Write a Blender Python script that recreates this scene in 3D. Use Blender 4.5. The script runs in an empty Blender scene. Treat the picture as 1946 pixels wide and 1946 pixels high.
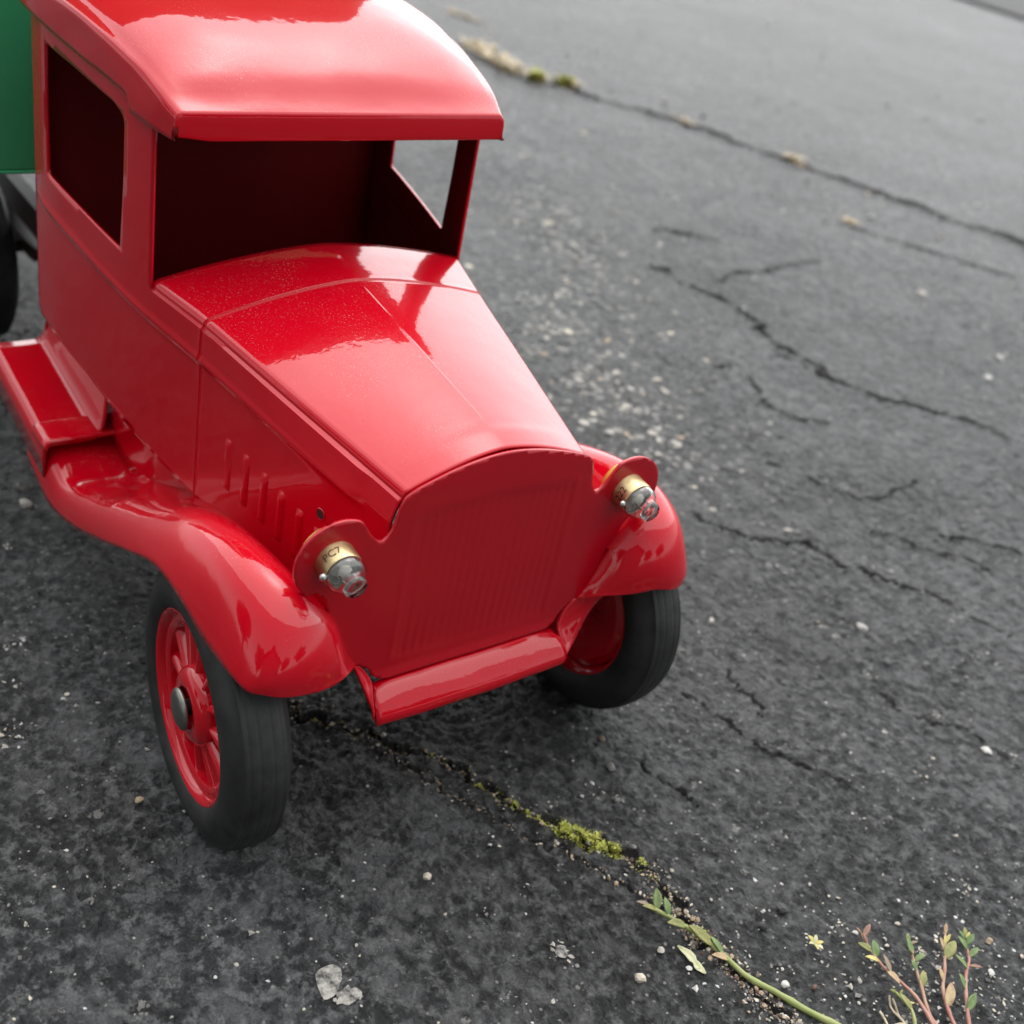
import bpy, bmesh, math, random, json
import numpy as np
from mathutils import Vector, Matrix, geometry

# ------------------------------------------------------------------ units
# The toy was measured in units of 1.35 cm; everything is built at real size in metres.
S = 0.0135
GZ = 0.05                       # ground level offset in toy units
scene = bpy.context.scene
COL = scene.collection
rng = np.random.default_rng(7)
random.seed(7)

# ------------------------------------------------------------------ camera
CAM = (11.143469577803073, -9.879426726447683, 15.179029661661152)
YAW, PIT, ROL, FPX = 2.399720495516021, 0.563317489678942, 0.22555068933364913, 2227.309481623266
cd = bpy.data.cameras.new("camera")
cam = bpy.data.objects.new("camera", cd); COL.objects.link(cam)
f = Vector((math.cos(YAW) * math.cos(PIT), math.sin(YAW) * math.cos(PIT), -math.sin(PIT)))
r = f.cross(Vector((0, 0, 1))).normalized(); u = r.cross(f)
r2 = math.cos(ROL) * r + math.sin(ROL) * u
u2 = -math.sin(ROL) * r + math.cos(ROL) * u
cam.matrix_world = Matrix(((r2.x, u2.x, -f.x, CAM[0] * S), (r2.y, u2.y, -f.y, CAM[1] * S), (r2.z, u2.z, -f.z, (CAM[2] + GZ) * S), (0, 0, 0, 1)))
cd.sensor_width = 36.0; cd.sensor_fit = 'HORIZONTAL'
cd.lens = FPX * 36.0 / 1946.0
cd.clip_start = 0.005; cd.clip_end = 400.0
cd.dof.use_dof = True; cd.dof.focus_distance = 17.6 * S; cd.dof.aperture_fstop = 18.0
scene.camera = cam

# ------------------------------------------------------------------ sky, sun, exposure
SUN_AZ, SUN_EL = math.radians(135), math.radians(60)     # direction TO the sun
wd = bpy.data.worlds.new("World"); scene.world = wd; wd.use_nodes = True
nt = wd.node_tree; nt.nodes.clear()
sky = nt.nodes.new('ShaderNodeTexSky'); sky.sky_type = 'NISHITA'; sky.sun_disc = False
sky.sun_elevation = SUN_EL; sky.sun_rotation = math.pi / 2 - SUN_AZ
sky.air_density = 1.0; sky.dust_density = 2.0; sky.ozone_density = 1.0
hs = nt.nodes.new('ShaderNodeHueSaturation'); hs.inputs['Saturation'].default_value = 0.16   # overcast: nearly grey
bg = nt.nodes.new('ShaderNodeBackground'); bg.inputs['Strength'].default_value = 0.11
wo = nt.nodes.new('ShaderNodeOutputWorld')
nt.links.new(sky.outputs[0], hs.inputs['Color']); nt.links.new(hs.outputs[0], bg.inputs['Color']); nt.links.new(bg.outputs[0], wo.inputs[0])
sl = bpy.data.lights.new("sun", 'SUN'); sl.energy = 1.5; sl.angle = math.radians(120); sl.color = (1.0, 0.99, 0.97)
so = bpy.data.objects.new("sun", sl); COL.objects.link(so)
sd = Vector((math.cos(SUN_AZ) * math.cos(SUN_EL), math.sin(SUN_AZ) * math.cos(SUN_EL), math.sin(SUN_EL)))
so.rotation_euler = (-sd).to_track_quat('-Z', 'Y').to_euler(); so.location = (0, 0, 5)
scene.view_settings.view_transform = 'Standard'; scene.view_settings.look = 'None'
scene.view_settings.exposure = 1.2; scene.view_settings.gamma = 1.0; scene.view_settings.use_curve_mapping = False
scene.render.engine = 'CYCLES'
scene.cycles.max_bounces = 10; scene.cycles.use_denoising = True
scene.cycles.sample_clamp_indirect = 6.0

# ------------------------------------------------------------------ helpers
def ss(a, b, x):
    t = np.clip((np.asarray(x, float) - a) / (b - a), 0, 1); return t * t * (3 - 2 * t)

def gauss(d, w): return np.exp(-(np.asarray(d) / w) ** 2)

def pchip(X, Y):
    X = np.array(X, float); Y = np.array(Y, float); h = np.diff(X); dl = np.diff(Y) / h
    m = np.empty_like(X); m[0] = dl[0]; m[-1] = dl[-1]
    for i in range(1, len(X) - 1):
        m[i] = 0 if dl[i - 1] * dl[i] <= 0 else 2 * dl[i - 1] * dl[i] / (dl[i - 1] + dl[i])
    def fn(x):
        x = np.clip(np.asarray(x, float), X[0], X[-1]); i = np.clip(np.searchsorted(X, x) - 1, 0, len(X) - 2)
        t = (x - X[i]) / h[i]
        return ((1 + 2 * t) * (1 - t) ** 2 * Y[i] + t * (1 - t) ** 2 * h[i] * m[i] + t * t * (3 - 2 * t) * Y[i + 1] + t * t * (t - 1) * h[i] * m[i + 1])
    return fn

def hash2(ix, iy, seed):
    n = (ix.astype(np.int64) * 374761393 + iy.astype(np.int64) * 668265263 + seed * 1274126177) & 0xffffffff
    n = ((n ^ (n >> 13)) * 1274126177) & 0xffffffff
    n = n ^ (n >> 16)
    return n

def noise2(x, y, seed=0):
    """gradient noise, about -0.7..0.7"""
    ix = np.floor(x).astype(np.int64); iy = np.floor(y).astype(np.int64); fx = x - ix; fy = y - iy
    ux = fx * fx * fx * (fx * (fx * 6 - 15) + 10); uy = fy * fy * fy * (fy * (fy * 6 - 15) + 10)
    def g(dx, dy):
        a = hash2(ix + dx, iy + dy, seed) * (2 * math.pi / 4294967296.0)
        return np.cos(a) * (fx - dx) + np.sin(a) * (fy - dy)
    return (g(0, 0) * (1 - ux) + g(1, 0) * ux) * (1 - uy) + (g(0, 1) * (1 - ux) + g(1, 1) * ux) * uy

def rand2(ix, iy, seed=0): return hash2(ix, iy, seed) / 4294967296.0

def W(p):
    p = np.atleast_2d(np.asarray(p, float)); return (p + np.array([0, 0, GZ])) * S

def set_props(o, label=None, cat=None, group=None, kind=None):
    if label: o['label'] = label
    if cat: o['category'] = cat
    if group: o['group'] = group
    if kind: o['kind'] = kind
    return o

def thing(name, loc_u, label, cat, group=None):
    o = bpy.data.objects.new(name, None); COL.objects.link(o); o.empty_display_size = 0.01
    o.location = W(loc_u)[0]; o['org'] = [float(v) for v in W(loc_u)[0]]
    return set_props(o, label, cat, group)

def world_org(o):
    return np.array(o['org']) if 'org' in o.keys() else np.zeros(3)

def mesh_obj(name, v_u, faces, mat, parent=None, smooth=35, thick=0, offset=-1, org=None, mats=None, fmat=None, raw=False, weld=0):
    """one mesh object from toy-unit vertices; its origin sits at org (toy units) or at the parent's origin"""
    v = np.asarray(v_u, float) if raw else W(v_u)
    po = world_org(parent) if parent is not None else np.zeros(3)
    if org is not None: oo = W(org)[0]
    else: oo = po
    me = bpy.data.meshes.new(name); me.from_pydata([tuple(p) for p in (v - oo)], [], faces); me.update()
    if weld:
        bm = bmesh.new(); bm.from_mesh(me); bmesh.ops.remove_doubles(bm, verts=bm.verts, dist=weld * S); bm.to_mesh(me); bm.free()
    for m in (mats or [mat]): me.materials.append(m)
    if fmat is not None: me.polygons.foreach_set('material_index', fmat)
    if smooth:
        me.polygons.foreach_set('use_smooth', [True] * len(me.polygons))
        me.set_sharp_from_angle(angle=math.radians(smooth))
    o = bpy.data.objects.new(name, me); COL.objects.link(o)
    if parent is not None: o.parent = parent
    o.location = Vector(oo - po)
    o['org'] = [float(a) for a in oo]
    if thick:
        md = o.modifiers.new('thick', 'SOLIDIFY'); md.thickness = thick * S; md.offset = offset; md.use_even_offset = False
    return o

class MB:
    def __init__(s): s.v = []; s.f = []
    def add(s, v, f):
        b = len(s.v); s.v += [tuple(p) for p in v]; s.f += [tuple(i + b for i in q) for q in f]
    def grid(s, P, closed_u=False, closed_v=False, flip=False):
        P = np.asarray(P); n, m = P.shape[:2]; f = []
        for i in range(n if closed_u else n - 1):
            for j in range(m if closed_v else m - 1):
                a = i * m + j; b = i * m + (j + 1) % m; c = ((i + 1) % n) * m + (j + 1) % m; d = ((i + 1) % n) * m + j
                f.append((a, d, c, b) if flip else (a, b, c, d))
        s.add(P.reshape(-1, 3), f)
    def box(s, lo, hi, R=None, c=None):
        x0, y0, z0 = lo; x1, y1, z1 = hi
        v = np.array([(x0, y0, z0), (x1, y0, z0), (x1, y1, z0), (x0, y1, z0), (x0, y0, z1), (x1, y0, z1), (x1, y1, z1), (x0, y1, z1)], float)
        if R is not None: v = v @ np.asarray(R).T
        if c is not None: v = v + np.asarray(c)
        s.add(v, [(0, 3, 2, 1), (4, 5, 6, 7), (0, 1, 5, 4), (1, 2, 6, 5), (2, 3, 7, 6), (3, 0, 4, 7)])
    def tube(s, pts, rad, n=8, caps=True):
        pts = np.asarray(pts, float); rad = np.broadcast_to(np.asarray(rad, float), (len(pts),))
        t = np.gradient(pts, axis=0); t /= np.linalg.norm(t, axis=1)[:, None] + 1e-12
        ref = np.array([0, 0, 1.0]) if abs(t[0][2]) < .9 else np.array([1.0, 0, 0])
        rows = []
        for p, d, rr in zip(pts, t, rad):
            a = np.cross(d, ref); a /= np.linalg.norm(a); b = np.cross(d, a)
            th = np.linspace(0, 2 * np.pi, n, endpoint=False)
            rows.append(p + rr * (np.cos(th)[:, None] * a + np.sin(th)[:, None] * b))
        b0 = len(s.v); s.grid(np.array(rows), closed_v=True)
        if caps:
            s.f.append(tuple(b0 + i for i in range(n))[::-1]); e = b0 + (len(pts) - 1) * n; s.f.append(tuple(e + i for i in range(n)))
    def lathe(s, prof, c, axis, n=48, close=False):
        """prof: list of (axial, radius) about axis through c"""
        axis = np.asarray(axis, float); axis /= np.linalg.norm(axis)
        a = np.cross(axis, [0, 0, 1.0]) if abs(axis[2]) < .9 else np.cross(axis, [1.0, 0, 0]); a /= np.linalg.norm(a); b = np.cross(axis, a)
        th = np.linspace(0, 2 * np.pi, n, endpoint=False)
        P = [np.asarray(c) + axis * ax + rr * (np.cos(th)[:, None] * a + np.sin(th)[:, None] * b) for ax, rr in prof]
        s.grid(np.array(P), closed_v=True, closed_u=close)
    def obj(s, name, mat, parent=None, **k): return mesh_obj(name, s.v, s.f, mat, parent, **k)

def poly_in(P, q):
    """points q inside polygon P"""
    x, y = q[:, 0], q[:, 1]; ins = np.zeros(len(q), bool); A = P; B = np.roll(P, -1, 0)
    for (x0, y0), (x1, y1) in zip(A, B):
        c = ((y0 > y) != (y1 > y)); xx = (x1 - x0) * (y - y0) / ((y1 - y0) if y1 != y0 else 1e-12) + x0
        ins ^= c & (x < xx)
    return ins

def poly_dist(P, q):
    d = np.full(len(q), 1e9); A = P; B = np.roll(P, -1, 0)
    for a, b in zip(A, B):
        ab = b - a; t = np.clip(((q - a) @ ab) / (ab @ ab + 1e-12), 0, 1); d = np.minimum(d, np.linalg.norm(q - (a + t[:, None] * ab), axis=1))
    return d

def densify(P, step):
    P = np.asarray(P, float); out = []
    for a, b in zip(P, np.roll(P, -1, 0)):
        n = max(1, int(math.ceil(np.linalg.norm(b - a) / step)))
        for k in range(n): out.append(a + (b - a) * k / n)
    return np.array(out)

def round_poly(P, rads, seg=6):
    P = np.asarray(P, float); n = len(P); out = []
    for i in range(n):
        p, a, b = P[i], P[i - 1], P[(i + 1) % n]; rr = rads[i] if hasattr(rads, '__len__') else rads
        if rr <= 0: out.append(p); continue
        da = a - p; db = b - p; rr = min(rr, .45 * np.linalg.norm(da), .45 * np.linalg.norm(db))
        p0 = p + da / np.linalg.norm(da) * rr; p1 = p + db / np.linalg.norm(db) * rr
        for k in range(seg + 1):
            t = k / seg; out.append((1 - t) ** 2 * p0 + 2 * t * (1 - t) * p + t * t * p1)
    return np.array(out)

def cdt_sheet(outer, holes, sp, extra=None):
    """triangulated sheet of a 2D outline with holes, lattice points inside; returns pts, tris"""
    loops = [np.asarray(outer)] + [np.asarray(h) for h in holes]
    vs = []; es = []
    for L in loops:
        b = len(vs); vs += [tuple(p) for p in L]; es += [(b + i, b + (i + 1) % len(L)) for i in range(len(L))]
    lo = loops[0].min(0); hi = loops[0].max(0)
    sx, sy = sp if hasattr(sp, '__len__') else (sp, sp)
    gx, gy = np.meshgrid(np.arange(lo[0] + sx / 2, hi[0], sx), np.arange(lo[1] + sy / 2, hi[1], sy)); q = np.stack([gx.ravel(), gy.ravel()], 1)
    if extra is not None:
        ylo, yhi = extra[:, 1].min() - sy * .4, extra[:, 1].max() + sy * .4
        q = np.concatenate([q[(q[:, 1] < ylo) | (q[:, 1] > yhi)], extra])
    ok = poly_in(loops[0], q)
    for h in loops[1:]: ok &= ~poly_in(h, q)
    q = q[ok]; d = np.full(len(q), 1e9)
    for L in loops: d = np.minimum(d, poly_dist(L, q))
    q = q[d > min(sx, sy) * (.45 if extra is None else .25)]
    vs += [tuple(p) for p in q]
    r = geometry.delaunay_2d_cdt([Vector(p) for p in vs], es, [], 0, 1e-6)
    V = np.array([tuple(p) for p in r[0]]); F = [tuple(t) for t in r[2]]
    c = np.array([V[list(t)].mean(0) for t in F]); ok = poly_in(loops[0], c)
    for h in loops[1:]: ok &= ~poly_in(h, c)
    F = [t for t, k in zip(F, ok) if k]
    # consistent winding (counter-clockwise)
    G = []
    for t in F:
        a, b, cc = V[t[0]], V[t[1]], V[t[2]]
        G.append(t if (b[0] - a[0]) * (cc[1] - a[1]) - (b[1] - a[1]) * (cc[0] - a[0]) > 0 else t[::-1])
    return V, G

def catmull(P, n):
    P = np.asarray(P, float); Q = np.concatenate([[2 * P[0] - P[1]], P, [2 * P[-1] - P[-2]]])
    t = np.linspace(0, len(P) - 1, n); i = np.minimum(t.astype(int), len(P) - 2); u_ = (t - i).reshape((-1,) + (1,) * (P.ndim - 1))
    a, b, c, d = Q[i], Q[i + 1], Q[i + 2], Q[i + 3]
    return .5 * (2 * b + (c - a) * u_ + (2 * a - 5 * b + 4 * c - d) * u_ ** 2 + (3 * b - a - 3 * c + d) * u_ ** 3)

# ------------------------------------------------------------------ materials
def mat(name):
    m = bpy.data.materials.new(name); m.use_nodes = True; t = m.node_tree; b = t.nodes['Principled BSDF']; return m, t, b

def N(t, kind, **k):
    n = t.nodes.new(kind)
    for a, v in k.items():
        if a in n.inputs.keys(): n.inputs[a].default_value = v
        else: setattr(n, a, v)
    return n

def noise_node(t, scale, detail=3, rough=.5, src=None):
    n = N(t, 'ShaderNodeTexNoise'); n.inputs['Scale'].default_value = scale; n.inputs['Detail'].default_value = detail; n.inputs['Roughness'].default_value = rough
    if src is None:
        tc = N(t, 'ShaderNodeTexCoord'); src = tc.outputs['Object']
    t.links.new(src, n.inputs['Vector']); return n

def ramp(t, src, stops):
    r_ = N(t, 'ShaderNodeValToRGB'); e = r_.color_ramp.elements
    while len(e) < len(stops): e.new(.5)
    for el, (p, c) in zip(e, stops): el.position = p; el.color = c if len(c) == 4 else (*c, 1)
    t.links.new(src, r_.inputs[0]); return r_

def mix(t, fac, a, b):
    n = N(t, 'ShaderNodeMix'); n.data_type = 'RGBA'
    for s, v in ((0, fac), (6, a), (7, b)):
        if hasattr(v, 'node'): t.links.new(v, n.inputs[s])
        else: n.inputs[s].default_value = v if s == 0 else (*v, 1)
    return n.outputs[2]

def math_n(t, op, a, b=None, c=None):
    n = N(t, 'ShaderNodeMath'); n.operation = op
    for i, v in enumerate((a, b, c)):
        if v is None: continue
        if hasattr(v, 'node'): t.links.new(v, n.inputs[i])
        else: n.inputs[i].default_value = v
    return n.outputs[0]

def bump(t, b, h, strength, dist, prev=None):
    n = N(t, 'ShaderNodeBump'); n.inputs['Strength'].default_value = strength; n.inputs['Distance'].default_value = dist
    t.links.new(h, n.inputs['Height'])
    if prev is not None: t.links.new(prev, n.inputs['Normal'])
    t.links.new(n.outputs[0], b.inputs['Normal']); return n.outputs[0]

def enamel(name, col, dust=(.55, .42, .38), dust_amt=.8, coat_rough=.035):
    m, t, b = mat(name)
    tc = N(t, 'ShaderNodeTexCoord'); src = tc.outputs['Object']
    spk = noise_node(t, 2600, 2, .6, src); sp = ramp(t, spk.outputs[0], [(.62, (0, 0, 0)), (.70, (1, 1, 1))])
    pat = noise_node(t, 55, 2, .5, src); pr = ramp(t, pat.outputs[0], [(.42, (0, 0, 0)), (.72, (1, 1, 1))])
    film = noise_node(t, 8000, 1, .5, src); fr = ramp(t, film.outputs[0], [(.5, (0, 0, 0)), (.75, (1, 1, 1))])
    dm = math_n(t, 'MULTIPLY', math_n(t, 'ADD', math_n(t, 'MULTIPLY', sp.outputs[0], .5), math_n(t, 'MULTIPLY', fr.outputs[0], .04)), math_n(t, 'MULTIPLY', pr.outputs[0], dust_amt))
    ge = N(t, 'ShaderNodeNewGeometry'); sz_ = N(t, 'ShaderNodeSeparateXYZ'); t.links.new(ge.outputs['Normal'], sz_.inputs[0])      # dust settles on what faces up
    up = ramp(t, sz_.outputs[2], [(.25, (.02, .02, .02)), (.85, (1, 1, 1))])
    dm = math_n(t, 'MULTIPLY', dm, up.outputs[0])
    c = mix(t, dm, col, dust)
    # small rubs and nicks in the paint
    nk = noise_node(t, 520, 3, .55, src); nk.inputs['Distortion'].default_value = 2.5; nr = ramp(t, nk.outputs[0], [(.69, (0, 0, 0)), (.72, (1, 1, 1))])
    c = mix(t, math_n(t, 'MULTIPLY', nr.outputs[0], .55), c, tuple(v * .35 for v in col))
    t.links.new(c, b.inputs['Base Color'])
    b.inputs['Roughness'].default_value = .22
    b.inputs['IOR'].default_value = 1.5; b.inputs['Specular IOR Level'].default_value = .05
    b.inputs['Coat Weight'].default_value = 1.0; b.inputs['Coat Roughness'].default_value = coat_rough; b.inputs['Coat IOR'].default_value = 1.52
    peel = noise_node(t, 420, 2, .5, src); wave = noise_node(t, 70, 1, .5, src)
    p1 = bump(t, b, wave.outputs[0], .10, .002)
    p2 = bump(t, b, peel.outputs[0], .06, .0006, p1)
    t.links.new(p2, b.inputs['Coat Normal'])
    return m

M = {}
M['red'] = enamel('red_enamel', (.54, .0006, .011))
M['red_panel'] = enamel('red_enamel_dull', (.46, .0006, .011), coat_rough=.22)
M['green'] = enamel('green_enamel', (.045, .34, .15), dust=(.1, .2, .12), dust_amt=.3)
M['green'].node_tree.nodes['Principled BSDF'].inputs['Coat Weight'].default_value = .5

def simple(name, col, rough=.5, metal=0.0, bump_s=0, scale=400, var=.15, dist=.0005, spec=None):
    m, t, b = mat(name)
    n = noise_node(t, scale, 4, .6)
    lo = tuple(max(0, c * (1 - var)) for c in col); hi = tuple(min(1, c * (1 + var)) for c in col)
    c = mix(t, n.outputs[0], lo, hi); t.links.new(c, b.inputs['Base Color'])
    b.inputs['Roughness'].default_value = rough; b.inputs['Metallic'].default_value = metal
    if spec is not None: b.inputs['Specular IOR Level'].default_value = spec
    if bump_s: bump(t, b, n.outputs[0], bump_s, dist)
    return m

M['inside'] = simple('inner_dark_red', (.13, .003, .005), .6, 0, .1, 300, spec=.12)  # darker red for the inner faces of cab and roof
M['nickel'] = simple('worn_nickel', (.30, .30, .27), .38, 1.0, .15, 900, .25)
M['brass'] = simple('brass', (.60, .48, .26), .36, 1.0, .08, 700, .15)
M['solder'] = simple('solder', (.6, .6, .58), .3, 1.0, .1, 900)
M['ceramic'] = simple('pale_glass_bead', (.62, .60, .54), .3)
M['yellow'] = simple('yellow_socket', (.62, .40, .07), .35, .35, 0)
M['steel'] = simple('dark_steel', (.05, .05, .05), .45, .6, .1, 500)
M['black'] = simple('black_void', (.008, .007, .007), .8)
M['ink'] = simple('stamped_black_ink', (.015, .012, .008), .6)
M['wire'] = simple('filament_wire', (.12, .10, .08), .35, .9)

def rubber():
    m, t, b = mat('black_rubber')
    tc = N(t, 'ShaderNodeTexCoord'); src = tc.outputs['Object']
    d = noise_node(t, 160, 5, .65, src); f_ = noise_node(t, 2500, 2, .5, src)
    r_ = ramp(t, d.outputs[0], [(.32, (.010, .010, .010)), (.68, (.030, .030, .0295))])
    sp = ramp(t, f_.outputs[0], [(.74, (0, 0, 0)), (.78, (1, 1, 1))])
    c = mix(t, math_n(t, 'MULTIPLY', sp.outputs[0], .35), r_.outputs[0], (.22, .21, .2)); t.links.new(c, b.inputs['Base Color'])
    b.inputs['Roughness'].default_value = .55; b.inputs['Specular IOR Level'].default_value = .4
    bump(t, b, d.outputs[0], .12, .0006); return m
M['rubber'] = rubber()

def glass():
    m, t, b = mat('bulb_glass')
    b.inputs['Base Color'].default_value = (.96, .97, .96, 1); b.inputs['Transmission Weight'].default_value = 1.0
    b.inputs['Roughness'].default_value = .02; b.inputs['IOR'].default_value = 1.47
    w = noise_node(t, 300, 2, .5); bump(t, b, w.outputs[0], .1, .0005)
    return m
M['glass'] = glass()
# ------------------------------------------------------------------ THE TOY TRUCK
HX = pchip([-14, -12.5, -10.3, -9.52, -8.2, -6.89, -6, -4.7, -3, 0, .4], [3.55, 3.56, 3.53, 3.5, 3.36, 3.17, 3.0, 2.68, 2.32, 1.68, 1.6])
def zbelt(x): return np.interp(x, [-10.3, -6.65, -4.87, -.72, 0], [7.02, 6.46, 6.25, 5.88, 5.82])
def zsh(x): return np.interp(x, [-6, -4.7, 0], [7.07, 6.96, 6.41])
def zcr(x): return np.interp(x, [-6, -5.5, -4.7, -.62, -.45, 0], [7.5, 7.48, 7.41, 6.90, 6.89, 6.80])
def side_y(x, z):
    x = np.asarray(x, float); z = np.asarray(z, float)
    y = HX(x)
    y = y + ss(-6, 0, x) * .15 * np.clip((zsh(np.clip(x, -6, 0)) - z) / .5, 0, 1)
    fade = 1 - ss(-.95, -.6, x)
    d = z - zbelt(x)
    y = y + fade * (.040 * gauss(d, .085) + .030 * ss(-.12, .06, d)) * ss(-10.25, -9.7, x)
    return y

truck = thing('toy_truck', (-10, 0, -GZ), 'red pressed steel toy truck with green cargo box standing on cracked asphalt', 'toy truck')
RED = M['red']

# --- cab: two side panels with window openings, cowl over the top, rear wall, added floor and firewall that block light
def window_loop():
    P = [(-9.50, 9.78), (-8.36, 9.69), (-7.14, 9.55), (-6.80, 9.42), (-6.82, 8.34), (-6.90, 7.22), (-8.21, 7.39), (-9.51, 7.55), (-9.54, 8.73)]
    return densify(round_poly(P, [.10, 0, .06, .22, 0, .08, 0, .07, 0]), .15)
ZLOW = lambda x: float(np.interp(x, [-10.2, -9.58, -8.1, -7.0, -6.0, -4.8, 0], [4.6, 4.5, 4.30, 4.05, 3.86, 3.60, 3.2]))   # lower edge of the body side
def section2(x, zlow, n1=14, n2=34):
    """half section of cowl or hood from the low side edge to the crown, y >= 0"""
    hs_, zs_, zc_ = float(HX(x)), float(zsh(x)), float(zcr(x)); rr = .15
    zz = np.concatenate([np.linspace(zlow, 5.35, n1), np.linspace(5.45, zs_ - rr, n2)[:-1]])
    pts = [(float(side_y(x, z)), z) for z in zz]
    pts += [(hs_ - rr + rr * math.cos(a), zs_ - rr + rr * math.sin(a)) for a in np.linspace(0, math.radians(78), 8)]
    y1, z1 = pts[-1]
    for y in [y1 * k for k in (.985, .97, .94, .9, .84, .76, .67, .57, .46, .35, .25, .16, .09)] + [.06, .03, .012, 0]:
        k = 1 - (y / y1) ** 1.6
        pts.append((y, z1 + (zc_ - z1) * k + .007 * gauss(y, .02) * ss(-4.6, -4.3, x) * (1 - ss(-.8, -.62, x))))
    return np.array(pts)
cz = [p[1] for p in section2(-6.0, ZLOW(-6.0))[:47]]                      # heights on the cab/cowl joint line
outer = [(-10.22, 10.25)] + [(-10.22, z) for z in np.linspace(10.05, 4.85, 44)] + [(-10.22, 4.78), (-10.1, 4.6)]
outer += [(x, ZLOW(x)) for x in np.linspace(-9.9, -6.15, 26)] + [(-6.0, z) for z in cz] + [(-6.0, z) for z in np.linspace(7.02, 9.95, 24)] + [(x, 9.98 + .27 * (-6 - x) / 4.22) for x in np.linspace(-6.15, -10.07, 28)]
shear = lambda P, s: np.c_[np.asarray(P)[:, 0], np.asarray(P)[:, 1] + s * zbelt(np.asarray(P)[:, 0])]
extra = np.array([(x, d) for x in np.arange(-10.12, -6.05, .12) for d in (-.17, -.12, -.08, -.045, -.015, .015, .045, .08, .12, .17)])
V2, F2 = cdt_sheet(shear(outer, -1), [shear(window_loop(), -1)], .12, extra)
V2 = shear(V2, 1)
mb = MB()
for sg in (-1, 1):
    P = np.stack([V2[:, 0], sg * side_y(V2[:, 0], V2[:, 1]), V2[:, 1]], 1)
    mb.add(P, F2 if sg < 0 else [t[::-1] for t in F2])
def loft2(xs, zlow, inset=0.0):
    out = []
    for x in xs:
        q = section2(x, ZLOW(x)); full = np.concatenate([np.c_[-q[:, 0], q[:, 1]], np.c_[q[::-1][1:, 0], q[::-1][1:, 1]]])
        out.append(np.c_[np.full(len(full), x), full[:, 0] - np.sign(full[:, 0]) * inset, full[:, 1] - inset])
    return np.array(out)
G_ = loft2(np.linspace(-6.0, -4.72, 12), 0)
mb.grid(G_, flip=True)
# rolled end of the cowl at the hood joint
E_ = [G_[-1]]
for dx, dn in ((.012, .0), (.02, .008), (.022, .03)):
    q = G_[-1].copy(); q[:, 0] += dx; q[:, 1] -= np.sign(q[:, 1]) * dn; q[:, 2] -= dn; E_.append(q)
mb.grid(np.array(E_), flip=True)
# rear wall and its top
def wall_x(x, z0, z1, n=14, inset=.06):
    zz = np.linspace(z0, z1, n); return np.array([[(x, t * (float(side_y(min(x, -.0), z)) - inset), z) for t in np.linspace(-1, 1, 13)] for z in zz])
mb.grid(wall_x(-10.2, 4.6, 10.3), flip=True)
cab = mb.obj('cab', RED, truck, smooth=30, thick=.055, weld=2e-3)
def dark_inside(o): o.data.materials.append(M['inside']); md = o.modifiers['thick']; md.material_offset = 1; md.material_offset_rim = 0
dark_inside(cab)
mb = MB(); mb.box((-10.1, -2.3, 4.0), (-4.9, 2.3, 4.08)); mb.box((-4.95, -2.35, 3.9), (-4.88, 2.35, 6.8))  # unseen floor and firewall, added to keep light from entering below
mb.obj('cab_floor_baffle', M['inside'], truck, smooth=0)

# --- roof with visor
WR = pchip([-10.45, -9.5, -7.5, -6, -5.35], [3.67, 3.60, 3.36, 3.12, 2.98])
ZE = pchip([-10.45, -9, -7.5, -6.7, -5.9, -5.55, -5.38], [10.66, 10.68, 10.55, 10.40, 10.18, 10.03, 9.97])
DM = pchip([-10.45, -9, -7, -6, -5.6, -5.38], [.52, .50, .38, .20, .06, .0])
ZB = lambda x: np.interp(x, [-10.45, -8.7, -6.7, -6.58, -6.5, -5.3], [10.2, 10.0, 9.84, 9.78, 9.56, 9.52])
def roof_row(x):
    w, ze, dm, zb = float(WR(x)), float(ZE(x)), float(DM(x)), float(ZB(x)); q = []
    for sg in (-1, 1):
        side = []
        for z in np.linspace(zb, ze - .13, 7): side.append((sg * w, z))
        for a in np.linspace(0, math.pi / 2, 6)[1:]: side.append((sg * (w - .13 + .13 * math.cos(a)), ze - .13 + .13 * math.sin(a)))
        for k in (.95, .92, .88, .83, .77, .70, .62, .53, .43, .32, .21, .10):
            y = sg * (w - .13) * k / .97
            side.append((y, ze + dm * (1 - abs(k / .99) ** 4.5)))
        if sg < 0: q = side + [(0, ze + dm)]
        else: q = q + side[::-1]
    q = np.array(q); P = np.c_[np.full(len(q), x), q]
    top = P[:, 2] > ze - .02
    wv = .055 * noise2(P[:, 0] * .5 + 3, P[:, 1] * .5, 5) + .026 * noise2(P[:, 0] * 1.3, P[:, 1] * 1.3 + 7, 9)
    P[:, 2] += np.where(top, wv * ss(0, .5, w - np.abs(P[:, 1])) * ss(-5.4, -6.0, x), 0)
    sidem = ~top
    P[sidem, 1] += (.03 * noise2(P[sidem, 0] * 1.1, P[sidem, 2] * 2 + np.sign(P[sidem, 1]) * 3, 11))
    return P
xs = np.concatenate([np.linspace(-10.42, -6.75, 24), [-6.68, -6.62, -6.58, -6.54, -6.5, -6.42], np.linspace(-6.3, -5.5, 9), [-5.45, -5.41]])
rows = [roof_row(x) for x in xs]
last = roof_row(-5.38)
zbv = np.array([9.52 + .06 * float(ss(-2.35, -2.95, y)) for y in last[:, 1]])
for dx, k in ((0.0, 1.0), (.025, .97), (.042, .90), (.05, .78), (.052, .6), (.052, .4), (.050, .2), (.046, .05), (.035, 0.0)):
    q = last.copy(); q[:, 0] += dx; q[:, 2] = zbv + (np.maximum(last[:, 2], zbv) - zbv) * k
    q[:, 0] += .012 * noise2(q[:, 1] * .9, q[:, 2] * 0 + 2.2, 3)
    rows.append(q)
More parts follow.
